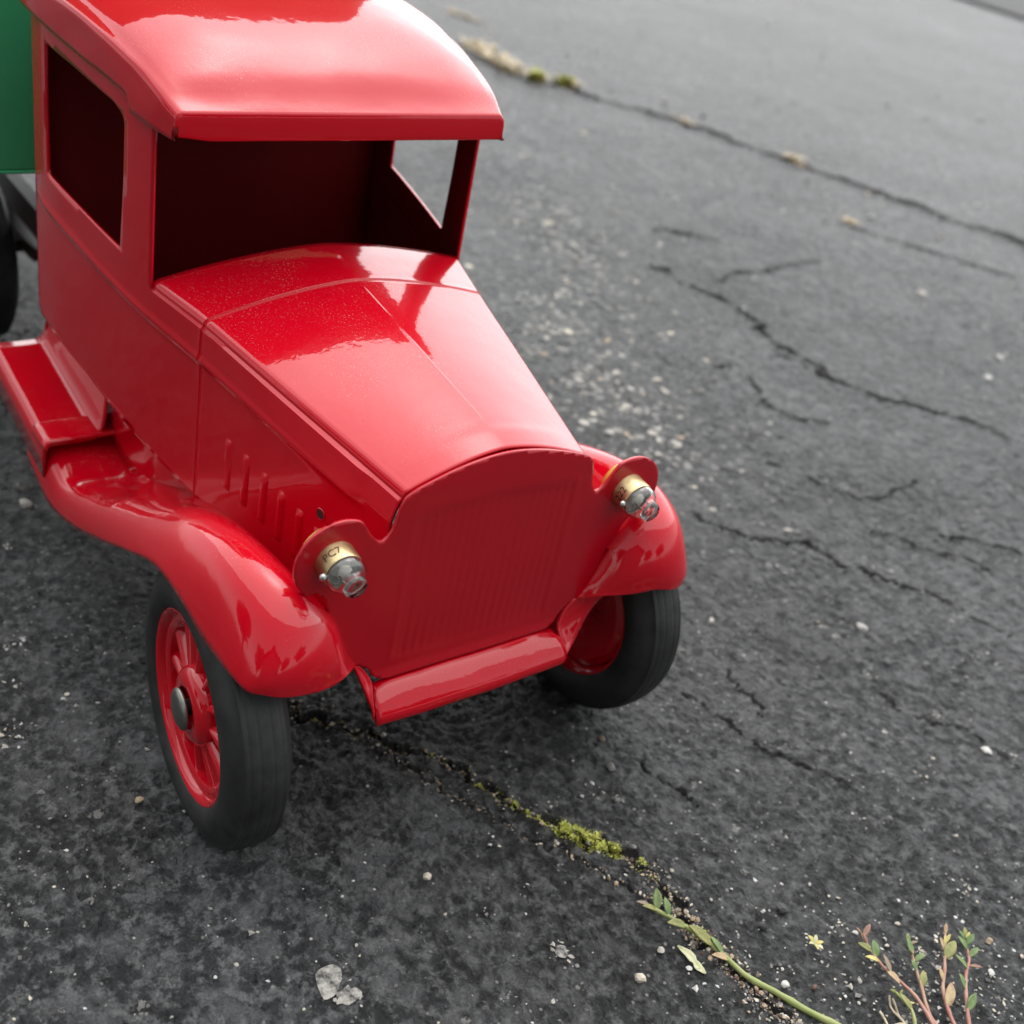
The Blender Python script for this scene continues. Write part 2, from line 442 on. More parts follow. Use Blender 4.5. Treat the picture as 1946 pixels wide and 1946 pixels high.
mb = MB(); mb.grid(np.array(rows), flip=True)
# folded-under lip along the visor
q0 = rows[-1]; q0 = q0[np.abs(q0[:, 1]) < 2.86]; q1 = q0.copy(); q1[:, 0] -= .05; q1[:, 2] -= .015; q2 = q1.copy(); q2[:, 0] -= .10; q2[:, 2] += .05
mb.grid(np.array([q0, q1, q2]), flip=True)
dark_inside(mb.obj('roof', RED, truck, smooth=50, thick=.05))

# --- hood with raised louvers
hx = np.concatenate([np.linspace(-4.69, -.8, 40), np.linspace(-.72, -.3, 8), np.linspace(-.22, -.06, 4)])
G_ = loft2(hx, 0, .004)
mb = MB(); mb.grid(G_, flip=True)
hood = mb.obj('hood', RED, truck, smooth=40, thick=.05)
for k, (x0, zt, zb_) in enumerate([(-3.90, 5.22, 4.25), (-3.42, 5.20, 4.22), (-2.93, 5.14, 4.18), (-2.48, 5.06, 4.12), (-2.02, 5.00, 4.05), (-1.58, 4.92, 4.0)]):
    for sg in (-1, 1):
        us = np.array([0, .1, .28, .5, .72, .9, 1.0]); prof = np.array([0, .45, .9, 1.0, .9, .45, 0.0]); vs_ = np.linspace(0, 1, 23)
        P = []
        for v in vs_:
            z = zb_ + (zt - zb_) * v; e = min(1, min(v, 1 - v) / .14); e = math.sin(e * math.pi / 2)
            x = x0 + us * .19
            P.append(np.c_[x, sg * (side_y(x, np.full(7, z)) - .008 + (.002 + .050 * prof * e)), np.full(7, z)])
        lb = MB(); lb.grid(np.array(P), flip=sg > 0)
        lb.obj('louver', RED, hood, smooth=40)
for sg in (-1, 1):
    c = np.array([-1.46, sg * (float(side_y(-1.46, 5.2)) + .004), 5.2]); lb = MB()
    lb.lathe([(.004, .105), (.012, .10), (.012, .085), (-.02, .08)], c, (.22, sg * 1, 0), 20)
    hr = lb.obj('bolt_hole', RED, hood, smooth=40)
    lb = MB(); lb.lathe([(.003, .0), (.004, .083)], c, (.22, sg * 1, 0), 20)
    lb.obj('hole_shadow_disc', M['black'], hr, smooth=0) if False else lb.obj('screw', M['steel'], hr, smooth=0)

# --- grille panel with two headlight ears
half = [(0, 3.0), (1.52, 3.0), (1.68, 3.03), (1.80, 3.12), (1.88, 3.26), (2.0, 3.37), (2.17, 3.44), (2.30, 3.66), (2.48, 4.02), (2.64, 4.38), (2.74, 4.66), (2.80, 4.88), (2.95, 5.03)]
half += [(2.68 + .67 * math.cos(a), 5.53 + .66 * math.sin(a)) for a in np.radians(np.linspace(-48, 118, 18))]
half += [(2.20, 5.86), (2.13, 5.77), (2.06, 5.71), (1.98, 5.685), (1.91, 5.73), (1.85, 5.83), (1.81, 5.97), (1.785, 6.12), (1.75, 6.25), (1.70, 6.35), (1.62, 6.42)] + [(y_, 6.785 - .315 * (y_ / 1.52) ** 1.7) for y_ in np.linspace(1.5, .06, 22)]
right = np.array(half); left = right[::-1].copy(); left[:, 0] *= -1
full = np.concatenate([right, [(0, 6.785)], left[:-1]])
full = densify(full, .09)
V2, F2 = cdt_sheet(full, [], (.032, .07))
y, z = V2[:, 0], V2[:, 1]
tw = 1.50; inside = ss(0, .10, tw - np.abs(y)) * ss(0, .10, z - 3.3) * ss(0, .12, 5.98 + .12 * (1 - (y / 1.5) ** 2) - z)
ridge = gauss(np.abs(y) - 1.52, .05) * ss(3.2, 3.4, z) * (1 - ss(5.95, 6.1, z)) + gauss(z - (6.05 + .12 * (1 - (y / 1.5) ** 2)), .06) * ss(0, .1, 1.58 - np.abs(y))
x = .06 - .012 * inside + .006 * ridge + .0032 * np.sin(y * 2 * math.pi / .16) * inside
x += .02 * noise2(y * .6 + 9, z * .6, 21) + .10 * ss(2.1, 3.3, np.abs(y)) * 0
x -= .02 * ss(6.3, 6.8, z)
x += .05 * ss(3.2, 2.95, z)
panel = mesh_obj('grille_panel', np.c_[x, y, z], F2, M['red_panel'], truck, smooth=40, thick=.06)

# --- bumper apron below the grille, with a gusset towards each fender
ys = np.linspace(-1, 1, 41); P = []
for k, (xa, za, ha) in enumerate([(-.06, 2.90, 1.78), (.03, 2.955, 1.80), (.13, 2.955, 1.81), (.26, 2.87, 1.84), (.40, 2.72, 1.87), (.47, 2.64, 1.88), (.50, 2.56, 1.88), (.49, 2.46, 1.87), (.46, 2.40, 1.86)]):
    row = []
    for t in ys:
        e = abs(t) ** 10
        row.append((xa + .045 * (1 - t * t) * (k / 8.0), t * ha, za - e * .07 * (1 if k < 3 else 0)))
    P.append(row)
P = np.array(P); P[:, :, 2] += .018 * noise2(P[:, :, 1] * 1.4 + 4, P[:, :, 0] * 6, 31)
mb = MB(); mb.grid(P, flip=True)
mb.obj('bumper', RED, truck, smooth=50, thick=.05)

# --- front fenders
ST = [
 [(-9.2,1.7,2.75),(-9.2,2.9,2.68),(-9.2,3.2,2.64),(-9.2,3.5,2.62),(-9.2,3.8,2.62),(-9.2,4.03,2.60),(-9.2,4.10,2.02)],
 [(-8.1,1.6,2.5),(-8.1,2.75,2.52),(-8.1,3.1,2.58),(-8.1,3.5,2.60),(-8.1,3.8,2.60),(-8.2,4.04,2.52),(-8.15,4.11,1.74)],
 [(-7.2,1.5,2.4),(-7.25,2.75,2.26),(-7.35,3.1,2.28),(-7.45,3.5,2.28),(-7.5,3.8,2.28),(-7.5,4.04,2.28),(-7.4,4.12,1.84)],
 [(-6.1,1.5,2.9),(-6.2,2.8,2.88),(-6.3,3.15,2.88),(-6.4,3.5,2.82),(-6.45,3.8,2.74),(-6.45,4.06,2.68),(-6.35,4.14,2.20)],
 [(-4.9,1.6,3.3),(-4.9,2.75,3.52),(-5,3.1,3.58),(-5,3.45,3.56),(-5,3.8,3.46),(-5.05,4.08,3.3),(-5.0,4.17,2.84)],
 [(-3.6,1.7,3.3),(-3.6,2.6,3.80),(-3.6,3.0,4.10),(-3.6,3.4,4.27),(-3.6,3.78,4.22),(-3.6,4.10,3.98),(-3.6,4.22,3.58)],
 [(-2.4,2.0,3.3),(-2.4,2.5,3.98),(-2.4,2.95,4.60),(-2.4,3.4,4.95),(-2.4,3.82,4.88),(-2.4,4.13,4.56),(-2.4,4.25,4.15)],
 [(-1.4,2.0,3.3),(-1.4,2.5,4.06),(-1.4,2.95,4.74),(-1.4,3.4,5.24),(-1.4,3.82,5.18),(-1.4,4.15,4.76),(-1.4,4.27,4.26)],
 [(-.6,2.0,3.4),(-.6,2.5,4.14),(-.6,2.95,4.86),(-.6,3.4,5.34),(-.6,3.82,5.28),(-.6,4.14,4.80),(-.6,4.26,4.15)],
 [(.03,2.60,4.38),(.17,2.72,4.62),(.20,3.0,4.94),(.18,3.4,5.20),(.14,3.82,5.03),(.14,4.12,4.56),(.08,4.22,4.12)],
 [(.04,2.52,4.12),(.38,2.64,4.28),(.56,2.98,4.54),(.64,3.4,4.67),(.63,3.8,4.57),(.54,4.07,4.32),(.40,4.16,4.08)],
 [(.04,2.36,3.76),(.46,2.54,3.90),(.67,2.97,4.12),(.77,3.4,4.23),(.77,3.78,4.21),(.64,4.03,4.15),(.50,4.11,4.06)],
 [(.03,2.15,3.42),(.40,2.50,3.66),(.66,3.0,3.80),(.73,3.36,3.90),(.74,3.66,3.97),(.67,3.91,4.03),(.55,4.06,4.06)]]
FA = catmull(np.array(ST), 97)
FA = np.array([catmull(rw, 37) for rw in FA])
for _ in range(60):                                    # relax the control mesh into one smooth pressing
    Q = FA.copy(); Q[1:-1, 1:-1] = .25 * (FA[:-2, 1:-1] + FA[2:, 1:-1] + FA[1:-1, :-2] + FA[1:-1, 2:])
    wgt = np.clip(np.arange(37) - 0, 0, 4)[None, :, None] / 4.0 * np.clip(35 - np.arange(37), 0, 3)[None, :, None] / 3.0
    FA = FA * (1 - .5 * wgt) + Q * .5 * wgt
# soft pressed boss beside the body and slight hand-formed unevenness
d = np.hypot((FA[:, :, 0] + 6.75) / .62, (FA[:, :, 1] - 2.72) / .26); FA[:, :, 2] += .20 * np.exp(-d ** 2)
FA[:, :, 2] += .03 * noise2(FA[:, :, 0] * .9, FA[:, :, 1] * 1.2, 41) * ss(4.15, 3.9, FA[:, :, 1])
for sg in (-1, 1):
    P = FA.copy()
    if sg > 0: P[:, :, 2] -= .30 * ss(3.1, 3.9, P[:, :, 1]) * ss(-.5, .35, P[:, :, 0]) * ss(4.9, 4.2, P[:, :, 2])
    if sg > 0: P[:, :, 1] += .08 * ss(3.2, 4.0, P[:, :, 1]) * ss(-1.5, 0, P[:, :, 0])
    P[:, :, 1] *= sg
    mb = MB(); mb.grid(P, flip=sg < 0)
    fe = mb.obj('front_fender', RED, truck, smooth=180, thick=.05)
    # web of sheet between the grille panel and the bumper corner
    inn = catmull(np.array([(.03, 2.13, 3.46), (.03, 2.0, 3.34), (.05, 1.90, 3.18), (.12, 1.82, 2.96), (.38, 1.86, 2.70), (.44, 1.87, 2.58)]), 16)
    if sg > 0: out_ = catmull(np.array([(.28, 2.62, 3.62), (.2, 2.51, 3.38), (.19, 2.38, 3.09), (.28, 2.16, 2.72), (.40, 1.96, 2.60), (.46, 1.885, 2.50)]), 16)
    else: out_ = catmull(np.array([(.04, 2.22, 3.50), (.12, 2.13, 3.28), (.22, 2.05, 3.05), (.32, 1.97, 2.82), (.40, 1.91, 2.64), (.46, 1.885, 2.50)]), 16)
    g = np.array([inn * (1 - t_) + out_ * t_ + np.array([-.05, 0, 0]) * math.sin(t_ * math.pi) for t_ in np.linspace(0, 1, 8)])
    g[:, :, 1] *= sg
    mb = MB(); mb.grid(g, flip=sg > 0); mb.obj('fender_web', RED, truck, smooth=180, thick=.05)

# --- running boards: flat tread, inner riser up behind the body side, strap across the front end
for sg in (-1, 1):
    P = []
    for x in np.concatenate([np.linspace(-11.6, -8.9, 12), [-8.7, -8.5, -8.3, -8.2]]):
        z = 3.22 - .128 * (x + 11.6)
        P.append([(x, 4.10, z - .66), (x, 4.085, z - .2), (x, 4.06, z - .07), (x, 4.01, z - .015), (x, 3.95, z), (x, 3.7, z - .005), (x, 3.4, z - .005), (x, 3.22, z + .005), (x, 3.13, z + .03), (x, 3.05, z + .10), (x, 2.98, z + .25), (x, 2.93, z + .52), (x, 2.88, z + 1.0), (x, 2.86, z + 1.35)])
    P = np.array(P); P[:, :, 1] *= sg
    mb = MB(); mb.grid(P, flip=sg > 0); rbo = mb.obj('running_board', RED, truck, smooth=40, thick=.05)
    P = []
    for x, dz in ((-8.84, .035), (-8.78, .06), (-8.6, .065), (-8.35, .085), (-8.18, .12), (-8.12, .10)):
        z = 3.22 - .128 * (x + 11.6) + dz
        P.append([(x, 4.09, z - .16), (x, 4.08, z - .09), (x, 4.05, z - .03), (x, 3.98, z), (x, 3.6, z), (x, 3.2, z), (x, 2.9, z), (x, 2.6, z), (x, 2.3, z)])
    P = np.array(P); P[:, :, 1] *= sg
    mb = MB(); mb.grid(P, flip=sg > 0); mb.obj('strap', RED, rbo, smooth=40, thick=.06)

for sg in (-1, 1):                                      # inner sill closing the space below the body side
    xs_ = np.linspace(-8.9, -4.6, 18)
    P = np.array([[(x, sg * (min(2.85, float(HX(x)) - .22) - k * .12), ZLOW(x) + .25 + (2.2 - ZLOW(x)) * k) for k in np.linspace(0, 1, 6)] for x in xs_])
    mb = MB(); mb.grid(P, flip=sg < 0); mb.obj('inner_sill', RED, truck, smooth=60, thick=.05)

# --- headlights: brass bulb base, clear glass, filament
def text_mesh(body, size):
    cu = bpy.data.curves.new('lettering', 'FONT'); cu.body = body; cu.size = size; cu.align_x = 'CENTER'; cu.align_y = 'CENTER'; cu.resolution_u = 3
    o = bpy.data.objects.new('lettering', cu); COL.objects.link(o); bpy.context.view_layer.update()
    me = bpy.data.meshes.new_from_object(o.evaluated_get(bpy.context.evaluated_depsgraph_get()))
    v = np.array([tuple(p.co) for p in me.vertices]); fc = [tuple(p.vertices) for p in me.polygons]
    bpy.data.objects.remove(o); bpy.data.curves.remove(cu); bpy.data.meshes.remove(me); return v, fc
for sg, txt, a0 in ((-1, 'PC7', 4), (1, '222', -22)):
    c = np.array([.05, sg * (2.74 if sg < 0 else 2.68), 5.56]); ax = np.array([1, 0, -.06]); ax /= np.linalg.norm(ax)
    mb = MB(); mb.lathe([(.24, .0), (.24, .26), (.27, .285), (.32, .295), (.38, .288), (.43, .262), (.47, .225), (.49, .195), (.51, .178), (.55, .172), (.60, .174), (.635, .168), (.655, .148), (.665, .12), (.657, .07), (.642, .0)], c, ax * 1.0, 40)
    mb.lathe([(.265, .0), (.265, .25), (.285, .262), (.32, .27), (.38, .263), (.425, .238), (.46, .203), (.475, .168), (.495, .15), (.53, .143), (.555, .13), (.57, .10), (.575, .05), (.575, 0)][::-1], c, ax * 1.0, 40)
    hl = mb.obj('headlight', M['glass'], truck, smooth=60)
    mb = MB(); mb.lathe([(-.02, .315), (.03, .31), (.05, .305), (.24, .30), (.27, .297), (.285, .29), (.285, .275), (.235, .27)], c, ax * 1.0, 40)
    col = mb.obj('bulb_collar', M['brass'], hl, smooth=40)
    v, fc = text_mesh(txt, .17)
    tocam = np.array(CAM) - c; tocam -= ax * (tocam @ ax); tocam /= np.linalg.norm(tocam); sideways = np.cross(-ax, tocam)   # reading direction, feet towards the glass
    th = v[:, 0] / .308 + math.radians(a0)
    pts = np.array([c + ax * (.135 - vy) + .3065 * (math.cos(t_) * tocam + math.sin(t_) * sideways) for t_, vy in zip(th, v[:, 1])])
    mesh_obj('stamped_number', pts, fc, M['ink'], col, smooth=0)
    mb = MB(); mb.lathe([(-.20, .0), (-.195, .28), (-.16, .38), (-.07, .42), (-.045, .42), (-.04, .28)], c + np.array([-.06, -.04, .07]), ax, 32)
    mb.obj('socket_ring', M['yellow'], hl, smooth=40)
    mb = MB(); mb.lathe([(-.05, 0), (-.045, .04), (-.02, .06), (.01, .062), (.04, .05), (.06, 0)], c + ax * .25 + np.array([0, -.305, -.02]), ax, 14)
    mb.obj('solder_bead', M['solder'], hl, smooth=60)
    mb = MB()
    for s2 in (-1, 1):
        mb.tube(np.array([c + ax * .27 + s2 * np.array([0, .09, 0]), c + ax * .42 + s2 * np.array([0, .10, .01]), c + ax * .52 + s2 * np.array([0, .07, .02])]), .011, 6)
    t = np.linspace(-1, 1, 25); mb.tube(np.array([c + ax * (.52 + .02 * math.cos(a * 1.5)) + np.array([0, .07 * a, .02 + .008 * math.sin(a * 40)]) for a in t]), .006, 5)
    mb.obj('filament', M['wire'], hl, smooth=40)
    mb = MB(); mb.lathe([(.23, .0), (.235, .25), (.25, .24), (.262, .12), (.32, .11), (.35, .06), (.36, 0)], c, ax, 24)
    mb.obj('bulb_seat', M['ceramic'], hl, smooth=40)

# --- wheels
R0, TW = 2.27, .52
def make_wheel():
    """wheel about the origin, outer face towards -Y"""
    w = bpy.data.objects.new('wheel', None); COL.objects.link(w); w.parent = truck; w.empty_display_size = .01; w['org'] = [0, 0, 0]
    def ob(mb, name, m, par=w, smooth=40): return mesh_obj(name, np.array(mb.v) * S, mb.f, m, par, smooth=smooth, raw=True)
    mb = MB(); O = (0, 0, 0); A = (0, -1, 0)
    prof = [(.36, 1.50), (.42, 1.54), (.47, 1.62), (.505, 1.72), (.51, 1.80), (.49, 1.92), (.44, 2.03), (.38, 2.12), (.33, 2.165)]
    for k, a in enumerate(np.linspace(.31, -.31, 32)):
        grooves = sum(.012 * math.exp(-((a - g) / .016) ** 2) for g in (-.24, -.1, .1, .24))
        prof.append((a, 2.27 - .55 * abs(a) ** 2.2 - grooves))
    prof += [(-.33, 2.165), (-.38, 2.12), (-.44, 2.03), (-.49, 1.92), (-.51, 1.80), (-.505, 1.72), (-.47, 1.62), (-.42, 1.54), (-.36, 1.50)]
    mb.lathe(prof, O, A, 96); ty = ob(mb, 'tyre', M['rubber'])
    mb = MB(); mb.lathe([(-.40, 1.49), (-.40, 1.545), (-.36, 1.55), (-.30, 1.46), (-.15, 1.40), (.0, 1.38), (.10, 1.40), (.26, 1.42), (.38, 1.455), (.415, 1.50), (.43, 1.53), (.42, 1.555), (.38, 1.55), (.33, 1.52)], O, A, 80)
    rim = ob(mb, 'rim', RED)
    mb = MB(); mb.lathe([(.30, 1.45), (.325, 1.40), (.32, 1.32), (.28, 1.265), (.08, 1.25), (-.20, 1.22), (-.28, 1.0), (-.27, .8), (-.24, .62), (.05, .4), (.05, 0)], O, A, 80)
    mb.lathe([(-.26, 0), (-.26, .6), (-.33, 1.0), (-.34, 1.25), (-.22, 1.40)], O, A, 64)
    disc = ob(mb, 'wheel_disc', RED)
    for k in range(12):
        a = 2 * math.pi * (k + .35) / 12; ca, sa = math.cos(a), math.sin(a)
        rs = np.linspace(.58, 1.275, 9); P = []
        for i, rr in enumerate(rs):
            wd_ = .085 + .075 * (i / 8.0) ** 1.6; base = -.20; h = .25 + .05 * (1 - i / 8.0)
            prof_ = [(-wd_ - .02, base - .1), (-wd_, base + .02), (-wd_ * .8, h * .8), (-wd_ * .4, h), (0, h + .01), (wd_ * .4, h), (wd_ * .8, h * .8), (wd_, base + .02), (wd_ + .02, base - .1)]
            P.append([(rr * ca - t * sa, -hh, rr * sa + t * ca) for t, hh in prof_])
        mb = MB(); mb.grid(np.array(P)); ob(mb, 'spoke', RED, w, 50)
    mb = MB(); mb.lathe([(.0, .66), (.12, .66), (.26, .65), (.36, .61), (.43, .52), (.45, .42), (.44, .345), (.30, .33), (.20, .32)], O, A, 56); hub = ob(mb, 'hub', RED)
    mb = MB(); mb.lathe([(.20, .325), (.21, 0)], O, A, 32); mb.lathe([(.2, .13), (.52, .13)], O, A, 20); ob(mb, 'stub_and_black_gap', M['black'], hub)  # hub floor coloured black to paint the dark gap around the stub
    mb = MB(); mb.lathe([(.49, .31), (.505, .335), (.525, .34), (.555, .325), (.59, .26), (.61, .15), (.617, 0)], O, A, 48); mb.lathe([(.49, 0), (.49, .31)], O, A, 48); ob(mb, 'hub_cap', M['nickel'], hub)
    return w
def tree_copy(o, parent):
    c = o.copy(); COL.objects.link(c); c.parent = parent
    for ch in list(o.children): tree_copy(ch, c)
    return c
wheel0 = make_wheel(); torg = world_org(truck)
def place(w, x, y, z, st, outward, spin):
    w.rotation_mode = 'XYZ'
    base = Matrix.Rotation(0 if outward < 0 else math.pi, 4, 'Z'); sp_ = Matrix.Rotation(spin, 4, 'Y'); stm = Matrix.Rotation(st, 4, 'Z')
    w.matrix_local = Matrix.Translation(Vector(W((x, y, z))[0] - torg)) @ stm @ base @ sp_
wh = [wheel0] + [tree_copy(wheel0, truck) for _ in range(5)]
place(wh[0], -1.22, -3.76, 2.22, -.08, -1, .1)
place(wh[1], -1.22, 3.76, 2.22, .02, 1, .5)
place(wh[2], -18.8, -3.55, 2.22, 0, -1, .3); place(wh[3], -18.8, -2.5, 2.22, 0, 1, .8)
place(wh[4], -18.8, 3.55, 2.22, 0, 1, .2); place(wh[5], -18.8, 2.5, 2.22, 0, -1, .6)

# --- chassis, axles, springs, cargo box
mb = MB()
for sg in (-1, 1): mb.box((-27, sg * 1.25 - .18, 3.0), (-.4, sg * 1.25 + .18, 3.75))
for x in (-1.2, -6.5, -11, -15, -22, -26.6): mb.box((x - .3, -1.25, 3.1), (x + .3, 1.25, 3.5))
mb.obj('chassis_frame', M['steel'], truck, smooth=0)
mb = MB(); mb.tube([(-1.22, -3.6, 2.22), (-1.22, 3.6, 2.22)], .14, 14); mb.obj('front_axle', M['steel'], truck)
mb = MB(); mb.tube([(-18.8, -3.4, 2.22), (-18.8, 3.4, 2.22)], .16, 14); mb.obj('rear_axle', M['steel'], truck)
for sg in (-1, 1):
    mb = MB()
    for k in range(4):
        L = 3.4 - .7 * k; t = np.linspace(-1, 1, 13)
        P = [[(-18.8 + L * a, sg * 1.25 + e, 2.55 + .62 * (L * a / 3.4) ** 2 - .10 * k + dz) for e, dz in ((-.22, 0), (.22, 0), (.22, .08), (-.22, .08))] for a in t]
        mb.grid(np.array(P), closed_v=True)
    mb.obj('leaf_spring', M['steel'], truck, smooth=30)
    mb = MB(); mb.tube([(-13.2, sg * 2.15, 6.6), (-13.0, sg * 2.1, 5.2), (-12.6, sg * 2.0, 4.1)], .16, 8); mb.box((-12.9, sg * 2.0 - .45, 3.5), (-12.2, sg * 2.0 + .45, 4.1)); mb.obj('spring_hanger', M['steel'], truck, smooth=0)
mb = MB(); X0, X1, HB, ZL, ZH = -28.0, -11.75, 4.35, 6.72, 15.5
mb.box((X0, -HB, ZL + .07), (X1, HB, ZH))
mb.box((X0 - .02, -HB - .02, ZL), (X1 + .02, HB + .02, ZL + .07))
box = mb.obj('cargo_box', M['green'], truck, smooth=0)
bv = box.modifiers.new('soft_edges', 'BEVEL'); bv.width = .05 * S; bv.segments = 3; bv.limit_method = 'ANGLE'
for x in np.linspace(-27.2, -12.6, 6):
    for sg in (-1, 1):
        mb = MB(); mb.box((x - .12, sg * (HB + .045) - .045, ZL + .25), (x + .12, sg * (HB + .045) + .045, ZH - .2)); mb.obj('box_rib', M['green'], box, smooth=0)
